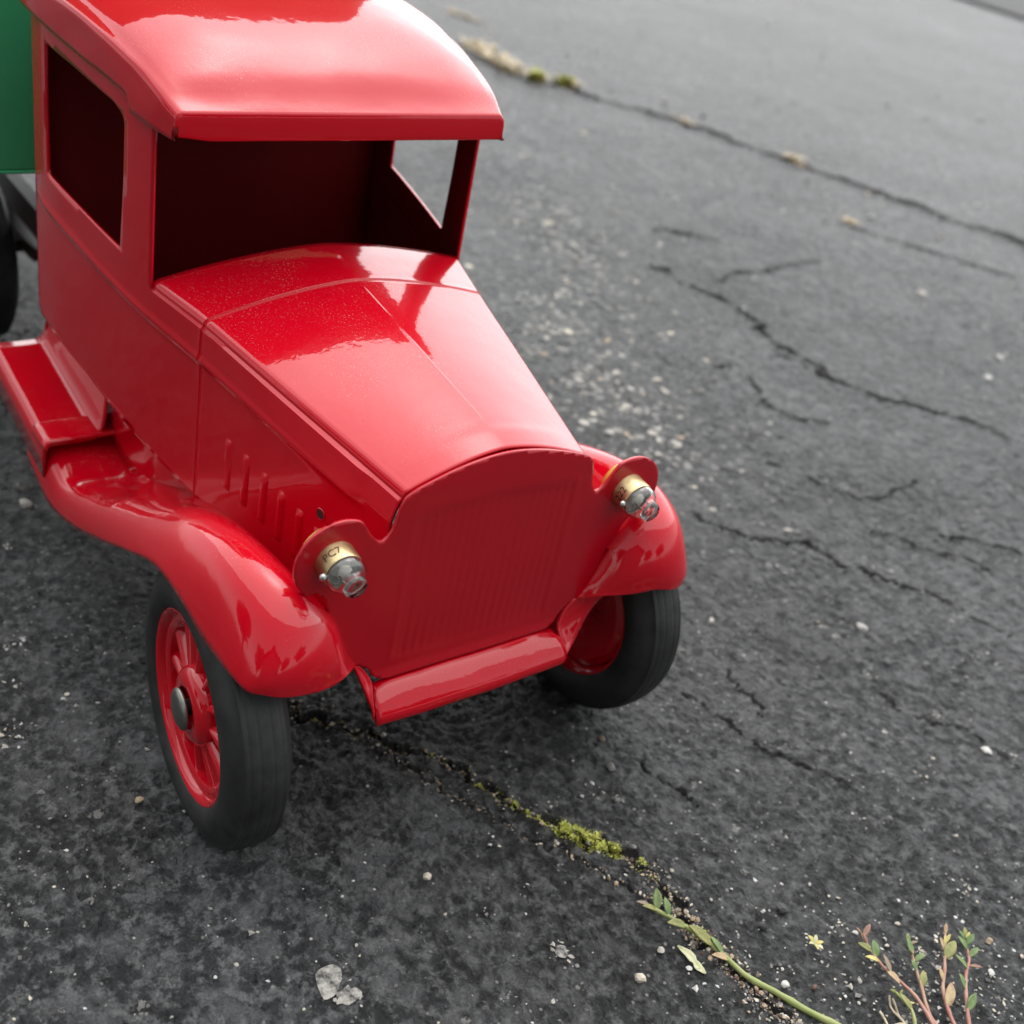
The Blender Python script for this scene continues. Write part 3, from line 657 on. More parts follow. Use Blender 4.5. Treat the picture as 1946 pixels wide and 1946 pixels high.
# ------------------------------------------------------------------ ASPHALT
GD = json.loads(r'''{"cracks":{"main":[[-2.672,-1.592],[-1.83,-0.948],[-1.391,-0.532],[-0.942,-0.125],[-0.41,0.342],[0.155,0.549],[0.676,0.773],[1.217,0.914],[1.69,1.209],[2.225,1.507],[2.704,1.961],[3.248,2.169],[3.799,2.171],[4.167,2.08],[4.745,2.088],[5.401,2.18],[5.956,2.226],[6.58,2.299],[7.227,2.438],[8.423,2.742]],"thin":[[-1.338,-0.673],[-0.796,-0.435],[-0.244,-0.214],[0.421,0.033],[0.889,0.285],[1.497,0.541],[1.939,0.791],[2.284,1.108],[2.658,1.282],[3.103,1.509],[3.546,1.669],[3.858,1.935]],"left":[[-11.485,-4.738],[-11.306,-4.138],[-11.134,-3.691],[-10.987,-3.253],[-10.782,-2.374],[-10.708,-1.321]],"far":[[-51.434,34.458],[-49.121,34.098],[-44.797,33.426],[-42.521,33.686],[-41.95,35.382],[-40.054,36.045],[-38.042,37.558],[-36.411,38.556],[-34.182,39.782],[-31.168,40.55],[-29.085,41.31],[-27.449,42.064],[-24.948,42.601],[-22.4,43.822],[-19.809,44.84],[-17.513,45.762],[-15.578,46.45]],"a":[[-22.232,24.682],[-21.817,25.679],[-20.935,26.722],[-20.528,27.598]],"b":[[-19.534,21.613],[-17.94,22.149],[-16.73,22.146],[-15.443,22.73],[-13.688,22.505],[-12.352,21.806],[-11.3,21.917],[-10.432,22.199],[-9.6,21.667],[-8.293,22.339],[-6.974,23.52],[-5.64,24.656],[-4.043,25.109]],"b2":[[-12.021,21.458],[-11.369,21.309],[-10.361,21.705],[-9.572,21.772]],"c":[[-16.8,23.059],[-17.635,25.35],[-17.41,26.659],[-17.855,28.734],[-17.949,30.861]],"d":[[-21.922,35.748],[-20.181,36.801],[-18.469,37.836],[-16.788,38.853],[-14.133,40.579]],"e":[[-5.338,11.068],[-4.673,11.016],[-3.946,11.459],[-3.334,11.809],[-3.178,12.436],[-2.686,13.115],[-2.048,13.216],[-1.646,13.162],[-1.159,13.831],[-0.596,13.98],[-0.166,14.502],[0.455,14.768],[1.163,14.891],[1.538,15.022],[2.376,15.266]],"h":[[-3.245,13.199],[-2.607,13.13],[-2.048,13.216]],"i":[[-6.495,15.071],[-5.425,15.581],[-4.675,15.783],[-3.942,16.302],[-3.619,16.843],[-3.603,17.297],[-3.772,18.484],[-3.679,19.373]],"j":[[-1.639,17.146],[-0.944,18.132],[-0.108,19.075]],"k":[[1.797,10.029],[2.272,10.173],[2.698,10.183],[3.081,10.423],[3.578,11.071],[4.13,11.058],[4.579,11.174],[5.037,11.186]],"m":[[-0.097,6.066],[0.682,6.094],[1.16,6.238],[1.994,6.31],[2.542,6.655],[3.083,6.995],[3.664,7.274]],"n":[[-11.252,17.479],[-11.352,18.56],[-10.206,18.659],[-8.988,17.896],[-7.881,18.189],[-7.185,19.416]],"o":[[-2.613,15.163],[-2.099,15.878],[-1.245,16.15],[-0.674,17.018],[0.369,17.204]],"p":[[1.001,3.804],[1.558,3.725],[2.129,4.021],[2.697,4.034]],"r":[[-0.047,7.426],[0.549,7.155],[0.983,7.355],[1.493,6.985]]},"worn":[[-25.384,21.007],[-22.379,20.108],[-18.628,18.216],[-15.901,14.213],[-12.687,13.276],[-11.072,12.825],[-9.267,12.356],[-7.501,12.237],[-10.104,11.634]],"whitepatch":[[2.669,-3.577],[2.99,-3.43],[3.912,-0.146],[-6.157,-5.23],[-3.926,-6.066],[3.257,-2.28]],"pebbles":{"p1":[-10.454,-3.862],"p2":[-9.308,-3.105],"p3":[1.196,3.088],"p4":[0.509,3.455],"p5":[1.758,-1.297],"p6":[4.874,0.64],"p7":[5.089,1.511],"p8":[4.647,1.303],"p9":[5.014,3.795],"p10":[5.102,3.192],"p11":[6.064,2.734],"p12":[7.24,6.695],"p13":[7.637,6.18],"p14":[0.275,11.567],"p15":[4.255,10.897],"p16":[-1.65,-4.731],"p17":[6.346,3.106]},"moss":[[-2.183,-1.303],[-1.921,-1.117],[0.469,0.626],[0.717,0.802],[1.076,0.899],[1.379,1.03],[1.621,1.202],[1.94,1.373],[2.178,1.544],[2.437,1.756],[2.713,1.953],[3.122,2.217],[4.669,2.16],[4.963,2.184]],"tan":[[-58.992,38.353],[-57.769,38.852],[-56.244,39.044],[-49.922,34.244],[-48.267,34.301],[-45.863,33.796],[-44.309,33.652],[-43.147,34.149],[-42.471,35.785],[-36.327,39.097],[-29.88,41.744],[-28.673,41.499],[-21.609,36.742],[-24.638,41.019]],"stems":[[[7.83,4.207],[7.551,4.333],[7.347,4.404],[7.184,4.418],[7.004,4.402],[6.795,4.372],[6.634,4.327],[6.483,4.341],[6.298,4.37],[6.119,4.414]],[[7.876,4.292],[7.619,4.39],[7.447,4.521],[7.263,4.639],[7.049,4.744],[6.838,4.867],[6.666,4.961]],[[8.039,4.592],[7.83,4.68],[7.579,4.873],[7.392,5.026],[7.226,5.304],[7.038,5.481],[6.887,5.7],[6.736,5.891]],[[8.148,4.794],[7.918,5.017],[7.671,5.262],[7.485,5.497],[7.373,5.736],[7.249,5.884],[7.062,6.037],[6.949,6.223]],[[7.677,3.923],[7.508,4.047],[7.346,4.087],[7.192,4.113],[7.079,4.112]]],"leaves":[[[[6.149,4.414],[5.985,4.353],"red"],[[6.219,4.49],[6.07,4.697],"red"],[[6.4,4.295],[6.187,4.174],"olive"],[[6.534,4.401],[6.257,4.543],"green"],[[6.818,4.417],[6.509,4.506],"brown"],[[6.775,4.298],[7.112,4.264],"tan"],[[6.595,4.252],[6.418,4.103],"yellow"],[[6.283,4.34],[6.106,4.429],"red"]],[[[6.846,4.844],[6.543,5.017],"green"],[[6.622,5.07],[6.502,5.095],"green"],[[6.702,5.03],[6.744,5.13],"brown"],[[6.94,4.873],[6.917,5.095],"green"],[[7.053,4.752],[6.842,4.799],"green"],[[7.302,4.638],[7.069,4.895],"olive"],[[6.782,4.99],[6.873,4.821],"brown"]],[[[7.054,5.433],[6.816,5.583],"tan"],[[7.156,5.399],[7.012,5.822],"olive"],[[7.392,5.026],[7.14,5.198],"tan"],[[7.745,4.798],[7.429,5.207],"tan"],[[6.947,5.618],[6.899,5.803],"yellow"],[[6.859,5.725],[6.707,5.917],"tan"],[[6.983,5.569],[6.854,5.677],"yellow"]],[[[7.644,5.247],[7.398,5.369],"green"],[[7.458,5.615],[7.615,5.781],"red"],[[7.376,5.799],[7.307,6.073],"green"],[[7.187,5.863],[6.942,5.906],"green"],[[7.031,5.998],[6.881,6.03],"green"],[[7.166,6.0],[7.098,6.247],"green"],[[7.038,6.071],[6.896,6.201],"olive"],[[7.387,5.516],[7.155,5.532],"green"],[[7.953,5.046],[7.786,5.388],"green"],[[7.087,6.085],[7.031,6.218],"yellow"]],[[[7.487,4.075],[7.143,4.055],"olive"],[[7.354,4.101],[7.446,4.188],"yellow"],[[7.143,4.127],[7.047,3.982],"olive"],[[7.192,4.113],[7.16,4.228],"olive"]]],"straws":[[[7.62,3.885],[7.393,3.936],[7.144,4.023],[7.076,4.072]],[[7.627,3.899],[7.376,4.006],[7.144,4.059]],[[7.174,3.733],[7.286,3.737],[7.422,3.685],[7.557,3.869]]],"sprig":[[7.631,3.211],[7.039,2.907],[6.567,2.68],[6.185,2.509],[5.699,2.278],[5.284,2.197],[4.985,2.124],[4.748,2.039],[4.532,1.905],[4.334,1.804],[4.151,1.688],[3.994,1.624]],"sprigleaves":[[[4.088,1.709],[3.778,1.887],"green"],[[4.27,1.775],[3.982,1.886],"green"],[[4.612,1.705],[4.374,1.585],"olive"],[[4.879,2.058],[4.556,1.916],"olive"],[[5.031,2.12],[4.632,1.922],"olive"],[[5.223,2.192],[4.85,2.156],"green"],[[4.051,1.588],[3.828,1.385],"brown"],[[4.147,1.63],[3.946,1.421],"olive"],[[5.255,2.187],[5.129,1.913],"tan"]],"sliver":[[4.704,1.605],[5.035,1.652],[5.303,1.677]],"dryflower":[[5.789,3.739],[5.791,3.509],[5.931,3.637],[5.743,3.792]],"dark":[[-85.978,134.335],[-83.023,136.075],[-75.205,134.222]]}''')
CR = {k: np.array(v) for k, v in GD['cracks'].items()}
#        half width, depth
CRW = dict(main=(.115, .16), thin=(.045, .08), left=(.05, .08), far=(.46, .40), a=(.20, .18), b=(.17, .20), b2=(.12, .16), c=(.12, .12), d=(.2, .2), e=(.075, .13), h=(.06, .12), i=(.07, .10), j=(.09, .12), k=(.06, .10), m=(.06, .10), n=(.10, .14), o=(.06, .12), p=(.05, .1), r=(.05, .1))
def jagged(P, k, seed, amp):
    P = np.asarray(P, float); L = np.r_[0, np.cumsum(np.linalg.norm(np.diff(P, axis=0), axis=1))]; n = max(8, int(L[-1] / k))
    s = np.linspace(0, L[-1], n); q = np.c_[np.interp(s, L, P[:, 0]), np.interp(s, L, P[:, 1])]
    t = np.gradient(q, axis=0); t /= np.linalg.norm(t, axis=1)[:, None]; nn = np.c_[-t[:, 1], t[:, 0]]
    off = amp * (noise2(s / (k * 2.3), s * 0 + seed, seed) * 1.6 + .8 * noise2(s / (k * 6), s * 0 + seed, seed + 50))
    return q + nn * off[:, None]
CJ = {}
for i, (k, v) in enumerate(CR.items()):
    w = CRW[k][0]; CJ[k] = jagged(v, max(.09, w * .9), i, w * 1.3 + (.09 if k != 'left' else .005))

def seg_dist(P, q):
    """distance of points q to polyline P and position along it"""
    d = np.full(len(q), 1e9); s = np.zeros(len(q)); acc = 0
    for a, b in zip(P[:-1], P[1:]):
        ab = b - a; L = np.linalg.norm(ab); t = np.clip(((q - a) @ ab) / (L * L + 1e-12), 0, 1)
        e = np.hypot(q[:, 0] - a[0] - t * ab[0], q[:, 1] - a[1] - t * ab[1]); m = e < d; d[m] = e[m]; s[m] = acc + t[m] * L; acc += L
    return d, s

WORN = np.array(GD['worn']); 
def ground_fields(x, y):
    q = np.c_[x, y]; n = len(q)
    rr = np.hypot(x - CAM[0], y - CAM[1]); near = 1 - ss(45, 110, rr); mid = 1 - ss(120, 400, rr)
    wx = x + .35 * noise2(x * 1.1, y * 1.1, 1); wy = y + .35 * noise2(x * 1.1 + 5, y * 1.1, 2)
    h = .05 * noise2(x * .16, y * .16, 3) * mid + .035 * noise2(x * .55, y * .55, 4)
    a1 = 1 - np.abs(noise2(wx * 1.9, wy * 1.9, 5)) * 2.2; a2 = 1 - np.abs(noise2(wx * 4.1, wy * 4.1, 6)) * 2.2
    rough = .6 + .9 * ss(-.3, .35, noise2(x * .22 + 3, y * .22, 8))
    b3 = np.abs(noise2(wx * 3.4, wy * 3.4, 15)); b4 = np.abs(noise2(x * 6.5 + 4, y * 6.5, 16)); nf = 1 - ss(22, 42, rr)
    h = h + (.014 * a1 + .010 * np.clip(a2, -1, 1)) * near * rough + (.075 * np.minimum(b3, .35) + .050 * np.minimum(b4, .35) * nf) * near * (.55 + .6 * rough) - .015
    h = h + (.022 * noise2(wx * 2.7, wy * 2.7, 7) + .012 * noise2(x * 7, y * 7, 9)) * near * rough + .006 * noise2(x * 17, y * 17, 10) * (1 - ss(18, 32, rr))
    # small pits
    pit = noise2(x * 5.3 + 11, y * 5.3, 12); h = h - .035 * ss(.36, .52, pit) * near
    crack = np.zeros(n)
    for k, P in CJ.items():
        w, dep = CRW[k]; lo = P.min(0) - 4 * w - .2; hi = P.max(0) + 4 * w + .2
        m = (x > lo[0]) & (x < hi[0]) & (y > lo[1]) & (y < hi[1])
        if not m.any(): continue
        d, s = seg_dist(P, q[m]); L = np.linalg.norm(np.diff(P, axis=0), axis=1).sum()
        endf = ss(0, .06 * L, s) * ss(0, .06 * L, L - s) if k not in ('main', 'far', 'left') else 1.0
        wv = w * np.clip(.62 + 1.5 * noise2(s * .9 / max(w * 6, .25), s * 0 + 3.3, 77) + .5 * noise2(s * 4 / max(w * 6, .25), s * 0 + 1.3, 78), .22, 1.35) * endf * .85 + 1e-4
        c = 1 - ss(.45, 1.0, d / wv)
        lipm = np.exp(-((d - wv * 1.5) / (wv * .7)) ** 2)
        h[m] += -dep * c * endf + .18 * w * lipm * (near[m] if k != 'far' else 1)
        crack[m] = np.maximum(crack[m], (1 - ss(.6, 1.5, d / wv)) * endf)
    wd_, _ = seg_dist(WORN[:8], q); wn = noise2(x * .5, y * .5, 14)
    worn = (1 - ss(.3, 3.2, wd_ + 1.6 * wn)) * near
    return h, crack, worn
def ground_h(x, y):
    h, _, _ = ground_fields(np.atleast_1d(np.asarray(x, float)), np.atleast_1d(np.asarray(y, float))); return h - GZ

ang = np.radians(np.concatenate([np.linspace(-170, 84, 86)[:-1], np.linspace(84, 182, 800), np.linspace(184, 189.9, 3)]))
rad = np.concatenate([[.3, 2, 4, 6, 7.5], np.geomspace(8.6, 110, 880), np.geomspace(110.6, 300, 70), np.geomspace(330, 9000, 14)])
A_, R_ = np.meshgrid(ang, rad); gx = (CAM[0] + R_ * np.cos(A_)).ravel(); gy = (CAM[1] + R_ * np.sin(A_)).ravel()
gh, gc, gw = ground_fields(gx, gy)
nA, nR = len(ang), len(rad)
V = np.c_[gx, gy, gh] * S
ii = np.arange(nR - 1)[:, None] * nA; jj = np.arange(nA)[None, :]; jn = (jj + 1) % nA
F = np.stack([ii + jj, ii + nA + jj, ii + nA + jn, ii + jn], -1).reshape(-1, 4)[:, ::-1]
cap = np.arange(nA)
me = bpy.data.meshes.new('ground'); nF = len(F)
me.vertices.add(len(V)); me.vertices.foreach_set('co', V.astype(np.float32).ravel())
me.loops.add(nF * 4); me.loops.foreach_set('vertex_index', F.astype(np.int32).ravel())
me.polygons.add(nF); me.polygons.foreach_set('loop_start', np.arange(0, nF * 4, 4, dtype=np.int32)); me.polygons.foreach_set('use_smooth', np.ones(nF, bool))
for nm, a in (('crack', gc), ('worn', gw)):
    at = me.attributes.new(nm, 'FLOAT', 'POINT'); at.data.foreach_set('value', a.astype(np.float32))
me.update(calc_edges=True); me.validate()
ground = bpy.data.objects.new('ground', me); COL.objects.link(ground); ground['kind'] = 'structure'

def asphalt():
    m, t, b = mat('sealed_asphalt')
    tc = N(t, 'ShaderNodeTexCoord'); src = tc.outputs['Object']
    ac = N(t, 'ShaderNodeAttribute'); ac.attribute_name = 'crack'; aw = N(t, 'ShaderNodeAttribute'); aw.attribute_name = 'worn'
    big = noise_node(t, 14, 4, .6, src); med = noise_node(t, 95, 6, .65, src); fine = noise_node(t, 1500, 4, .7, src); vein = noise_node(t, 520, 6, .68, src); blo = noise_node(t, 290, 8, .70, src)
    base = ramp(t, blo.outputs[0], [(.38, (.016, .0168, .0175)), (.50, (.032, .033, .034)), (.55, (.088, .090, .090)), (.68, (.165, .167, .166))])  # lighter flakes also put sky sheen on the relief into the colour
    # greyer areas where the seal coat has worn thin
    mk = math_n(t, 'ADD', med.outputs[0], math_n(t, 'MULTIPLY', math_n(t, 'SUBTRACT', big.outputs[0], .5), .5))
    br = ramp(t, mk, [(.50, (0, 0, 0)), (.56, (.6, .6, .6)), (.68, (1, 1, 1))])
    c = mix(t, math_n(t, 'MULTIPLY', br.outputs[0], .65), base.outputs[0], (.13, .132, .133))
    fr = ramp(t, fine.outputs[0], [(.32, (.65, .65, .65)), (.5, (1, 1, 1)), (.68, (1.4, 1.4, 1.4))])
    mm = N(t, 'ShaderNodeMix'); mm.data_type = 'RGBA'; mm.blend_type = 'MULTIPLY'; mm.inputs[0].default_value = .85
    t.links.new(c, mm.inputs[6]); t.links.new(fr.outputs[0], mm.inputs[7]); c = mm.outputs[2]
    # broad worn and stained areas that still read far off
    wide = noise_node(t, 4.5, 5, .62, src); wr_ = ramp(t, wide.outputs[0], [(.36, (.62, .62, .62)), (.5, (1, 1, 1)), (.64, (1.45, 1.45, 1.45))])
    m3 = N(t, 'ShaderNodeMix'); m3.data_type = 'RGBA'; m3.blend_type = 'MULTIPLY'; m3.inputs[0].default_value = .75; t.links.new(c, m3.inputs[6]); t.links.new(wr_.outputs[0], m3.inputs[7]); c = m3.outputs[2]
    # tiny pale mineral specks
    v3 = N(t, 'ShaderNodeTexVoronoi'); v3.inputs['Scale'].default_value = 620; t.links.new(src, v3.inputs['Vector'])
    s3 = N(t, 'ShaderNodeSeparateColor'); t.links.new(v3.outputs['Color'], s3.inputs[0])
    g3 = math_n(t, 'MULTIPLY', math_n(t, 'LESS_THAN', v3.outputs['Distance'], .26), math_n(t, 'GREATER_THAN', s3.outputs[2], .93))
    c = mix(t, math_n(t, 'MULTIPLY', g3, .7), c, (.34, .33, .30))
    # scattered light mineral specks
    vo = N(t, 'ShaderNodeTexVoronoi'); vo.inputs['Scale'].default_value = 190; vo.inputs['Randomness'].default_value = 1; wv = N(t, 'ShaderNodeVectorMath'); wv.operation = 'MULTIPLY_ADD'; t.links.new(fine.outputs['Color'], wv.inputs[0]); wv.inputs[1].default_value = (.004, .004, .004); t.links.new(src, wv.inputs[2]); t.links.new(wv.outputs[0], vo.inputs['Vector'])
    sep = N(t, 'ShaderNodeSeparateColor'); t.links.new(vo.outputs['Color'], sep.inputs[0])
    thr = math_n(t, 'MULTIPLY', math_n(t, 'SUBTRACT', sep.outputs[0], .72), .75)
    dn = math_n(t, 'ADD', vo.outputs['Distance'], math_n(t, 'MULTIPLY', math_n(t, 'SUBTRACT', fine.outputs[0], .5), .16))
    sp = math_n(t, 'LESS_THAN', dn, thr)
    c = mix(t, math_n(t, 'MULTIPLY', sp, .6), c, (.42, .41, .37))
    # exposed aggregate where the sealer has worn off
    v2 = N(t, 'ShaderNodeTexVoronoi'); v2.inputs['Scale'].default_value = 205; t.links.new(src, v2.inputs['Vector'])
    s2 = N(t, 'ShaderNodeSeparateColor'); t.links.new(v2.outputs['Color'], s2.inputs[0])
    st = math_n(t, 'MULTIPLY', math_n(t, 'LESS_THAN', v2.outputs['Distance'], .34), math_n(t, 'GREATER_THAN', s2.outputs[1], .55))
    c = mix(t, math_n(t, 'MULTIPLY', math_n(t, 'MULTIPLY', aw.outputs['Fac'], st), .75), c, (.40, .39, .36))
    # hairline crazing in places
    cw_ = N(t, 'ShaderNodeVectorMath'); cw_.operation = 'MULTIPLY_ADD'; t.links.new(med.outputs['Color'], cw_.inputs[0]); cw_.inputs[1].default_value = (.035, .035, .0); t.links.new(src, cw_.inputs[2])
    ve = N(t, 'ShaderNodeTexVoronoi'); ve.feature = 'DISTANCE_TO_EDGE'; ve.inputs['Scale'].default_value = 26; t.links.new(cw_.outputs[0], ve.inputs['Vector'])
    hm = ramp(t, big.outputs[0], [(.48, (0, 0, 0)), (.60, (1, 1, 1))]); hl_ = ramp(t, ve.outputs['Distance'], [(.006, (1, 1, 1)), (.022, (0, 0, 0))])
    c = mix(t, math_n(t, 'MULTIPLY', math_n(t, 'MULTIPLY', hm.outputs[0], hl_.outputs[0]), .75), c, (.012, .012, .012))
    # dirt collected in the cracks
    dn_ = noise_node(t, 900, 3, .6, src); dr = ramp(t, dn_.outputs[0], [(.4, (.010, .009, .008)), (.62, (.03, .026, .02)), (.8, (.13, .11, .08))])
    c = mix(t, math_n(t, 'MULTIPLY', ac.outputs['Fac'], .6), c, dr.outputs[0])
    t.links.new(c, b.inputs['Base Color'])
    rg = ramp(t, blo.outputs[0], [(.4, (.36, .36, .36)), (.6, (.56, .56, .56))]); t.links.new(rg.outputs[0], b.inputs['Roughness'])
    b.inputs['Specular IOR Level'].default_value = .36
    vg = N(t, 'ShaderNodeTexVoronoi'); vg.inputs['Scale'].default_value = 430; t.links.new(src, vg.inputs['Vector'])
    wr = noise_node(t, 210, 3, .45, src); wr.inputs['Distortion'].default_value = .5
    p = bump(t, b, wr.outputs[0], 1.0, .0050)
    p = bump(t, b, blo.outputs[0], 1.0, .0034, p)
    p = bump(t, b, vg.outputs['Distance'], .25, .0006, p)
    p = bump(t, b, vein.outputs[0], .6, .0010, p)
    p = bump(t, b, fine.outputs[0], .25, .0003, p)
    return m
ground.data.materials.append(asphalt())

# darker flat sheet over the ground beyond a line in the far corner
DK = np.array(GD['dark']); d0 = DK[0]; d1 = DK[2]; t_ = (d1 - d0) / np.linalg.norm(d1 - d0); n_ = np.array([-t_[1], t_[0]]); n_ = n_ if n_ @ (d0 - np.array(CAM[:2])) > 0 else -n_
q = [d0 - t_ * 60, d0 + t_ * 160, d0 + t_ * 160 + n_ * 420, d0 - t_ * 60 + n_ * 420]
dark_far_m = simple('dark_far_tone', (.016, .0165, .017), .7, 0, .4, 60, .3, .002)
rd = mesh_obj('dark_far_sheet', [(a[0], a[1], .25) for a in q], [(0, 1, 2, 3)], dark_far_m, None, smooth=0, org=(d0[0], d0[1], 0)); rd['kind'] = 'structure'

# ------------------------------------------------------------------ loose stones
def stone_mesh(r, seed, sub=2, flat=.7, rough=.28):
    bm = bmesh.new(); bmesh.ops.create_icosphere(bm, subdivisions=sub, radius=1)
    v = np.array([tuple(a.co) for a in bm.verts]); fc = [tuple(a.index for a in q.verts) for q in bm.faces]; bm.free()
    rs = np.random.default_rng(seed); k = np.ones(len(v))
    for _ in range(16):
        d = rs.normal(size=3); d /= np.linalg.norm(d); h = rs.uniform(.5, .85); pr = v @ d
        k = np.minimum(k, np.where(pr > 1e-6, h / np.maximum(pr, 1e-6), 9))
    v = v * np.clip(k, .5, 1)[:, None] * (1 + rough * .3 * rs.normal(size=len(v)) * .35)[:, None]
    v *= np.array([1, rs.uniform(.68, .95), flat]) * r; a = rs.uniform(0, 6.28); c_, s_ = math.cos(a), math.sin(a)
    return v @ np.array([[c_, -s_, 0], [s_, c_, 0], [0, 0, 1]]).T, fc
def stone_mat(name, col, var=.35): return simple(name, col, .75, 0, .5, 900, var, .0006)
def chalk():
    m, t, b = mat('chalky_stone'); n = noise_node(t, 420, 6, .7); r_ = ramp(t, n.outputs[0], [(.38, (.05, .05, .048)), (.48, (.22, .21, .19)), (.62, (.46, .44, .40))]); t.links.new(r_.outputs[0], b.inputs['Base Color']); b.inputs['Roughness'].default_value = .85; bump(t, b, n.outputs[0], .9, .0012); return m
SM = dict(chalk=chalk(), pale=stone_mat('pale_stone', (.36, .34, .30)), grey=stone_mat('grey_stone', (.19, .18, .165)), brown=stone_mat('brown_stone', (.16, .12, .085)), cream=stone_mat('cream_stone', (.50, .45, .36)), white=stone_mat('white_stone', (.48, .47, .44), .3), dark=stone_mat('dark_stone', (.045, .045, .045)), tan=stone_mat('tan_stone', (.40, .30, .20)), red=stone_mat('reddish_stone', (.12, .06, .045)))
PEB = [('p1', .205, 'pale', .8, 'pale grey speckled pebble below the running board at the left edge'),
       ('p2', .10, 'grey', .7, 'small grey pebble half hidden under the curve of the left fender'),
       ('p3', .125, 'grey', .8, 'grey brown pebble on the asphalt in front of the far front wheel'),
       ('p4', .10, 'brown', .5, 'flat brown stone chip just under the far front tyre'),
       ('p5', .095, 'cream', .7, 'small cream pebble alone on dark asphalt between near tyre and mossy crack'),
       ('p6', .125, 'cream', .7, 'cream tan pebble left of the dry leaf sliver'),
       ('p7', .085, 'white', .45, 'white stone chip touching the dry leaf sliver'),
       ('p8', .085, 'pale', .5, 'thin pale grey chip above the cream tan pebble'),
       ('p9', .165, 'dark', .75, 'large dark stone on the asphalt right of the mossy crack'),
       ('p10', .11, 'dark', .8, 'smaller dark angular stone nearest the lying green sprig'),
       ('p11', .085, 'white', .5, 'white chip against the green stem of the lying sprig'),
       ('p12', .095, 'tan', .8, 'tan orange pebble right of the upright weed sprigs'),
       ('p13', .085, 'white', .45, 'oval white chip beside the red leaf of the weed'),
       ('p14', .17, 'white', .6, 'bright white round pebble out on the open asphalt'),
       ('p15', .16, 'white', .45, 'white flat stone flake near the right edge of the asphalt'),
       ('p16', .10, 'tan', .5, 'tan stone chip left of the near front tyre'),
       ('p18', .30, 'chalk', .13, 'broad chalky white stone set in the asphalt below the near front tyre'),
       ('p19', .22, 'chalk', .16, 'rough pale stone set in the asphalt just right of the broad chalky one'),
       ('p20', .16, 'chalk', .16, 'flat pale patch of stone in dark asphalt left of the cream tan pebble'),
       ('p17', .085, 'red', .8, 'dark reddish pebble right of the green stem')]
GD['pebbles'].update(p18=GD['whitepatch'][0], p19=GD['whitepatch'][1], p20=GD['whitepatch'][2])
for i, (k, rr, mk, fl, lab) in enumerate(PEB):
    x, y = GD['pebbles'][k]; v, fc = stone_mesh(rr, 100 + i, 2 if mk != 'chalk' else 4, fl, rough=.28 if mk != 'chalk' else .10); z = float(ground_h(x, y)[0]) + rr * fl * .55
    o = mesh_obj('pebble', v + np.array([x, y, z]), fc, SM[mk], None, smooth=28, org=(x, y, z - rr * fl * .5))
    set_props(o, lab, 'pebble', 'loose pebbles on the asphalt')

def scatter(name, pts, rads, mats_, weights, seed, flat=(.3, .8), sink=.35, kind='stuff', label=None):
    """many tiny low stones joined into one object"""
    rs = np.random.default_rng(seed)
    protos = []
    for k in range(8):
        bm = bmesh.new(); bmesh.ops.create_icosphere(bm, subdivisions=1, radius=1); v = np.array([tuple(a.co) for a in bm.verts]); fc = np.array([[a.index for a in q.verts] for q in bm.faces]); bm.free()
        v = v * np.clip(1 + .38 * rs.normal(size=len(v)), .35, 1.9)[:, None]; protos.append((v, fc))
    n = len(pts); hz = ground_h(pts[:, 0], pts[:, 1]); Vs = []; Fs = []; Ms = []; b = 0
    mi = rs.choice(len(mats_), n, p=np.array(weights) / np.sum(weights))
    for i in range(n):
        v, fc = protos[rs.integers(8)]; a = rs.uniform(0, 6.28); c_, s_ = math.cos(a), math.sin(a); fl = rs.uniform(*flat)
        q = v * np.array([rads[i], rads[i] * rs.uniform(.55, 1), rads[i] * fl]); q = np.c_[q[:, 0] * c_ - q[:, 1] * s_, q[:, 0] * s_ + q[:, 1] * c_, q[:, 2]]
        Vs.append(q + np.array([pts[i, 0], pts[i, 1], hz[i] + rads[i] * fl * (1 - 2 * sink) * .6])); Fs.append(fc + b); Ms.append(np.full(len(fc), mi[i])); b += len(v)
    V = np.concatenate(Vs); F = np.concatenate(Fs)
    o = mesh_obj(name, V, [tuple(f_) for f_ in F.tolist()], None, None, smooth=0, mats=mats_, fmat=np.concatenate(Ms).astype(np.int32).tolist(), org=(0, 0, -GZ))
    o['kind'] = kind
    return o
# fine light grit all over the visible asphalt
def polar_pts(n, r0, r1, a0=92, a1=176, seed=0, p=.5):
    rs = np.random.default_rng(seed); a = np.radians(rs.uniform(a0, a1, n)); r_ = r0 * (r1 / r0) ** (rs.uniform(0, 1, n) ** p)
    return np.c_[CAM[0] + r_ * np.cos(a), CAM[1] + r_ * np.sin(a)], r_
rs = np.random.default_rng(17)
P1, r1 = polar_pts(5200, 9, 46, seed=3, p=.75)
dn = noise2(P1[:, 0] * .45, P1[:, 1] * .45, 33) + .5 * noise2(P1[:, 0] * 1.7, P1[:, 1] * 1.7, 34)
keep = rs.uniform(0, 1, len(P1)) < .25 + 1.3 * ss(-.05, .55, dn); P1 = P1[keep]
sz = .010 + .030 * rs.uniform(0, 1, len(P1)) ** 3.2
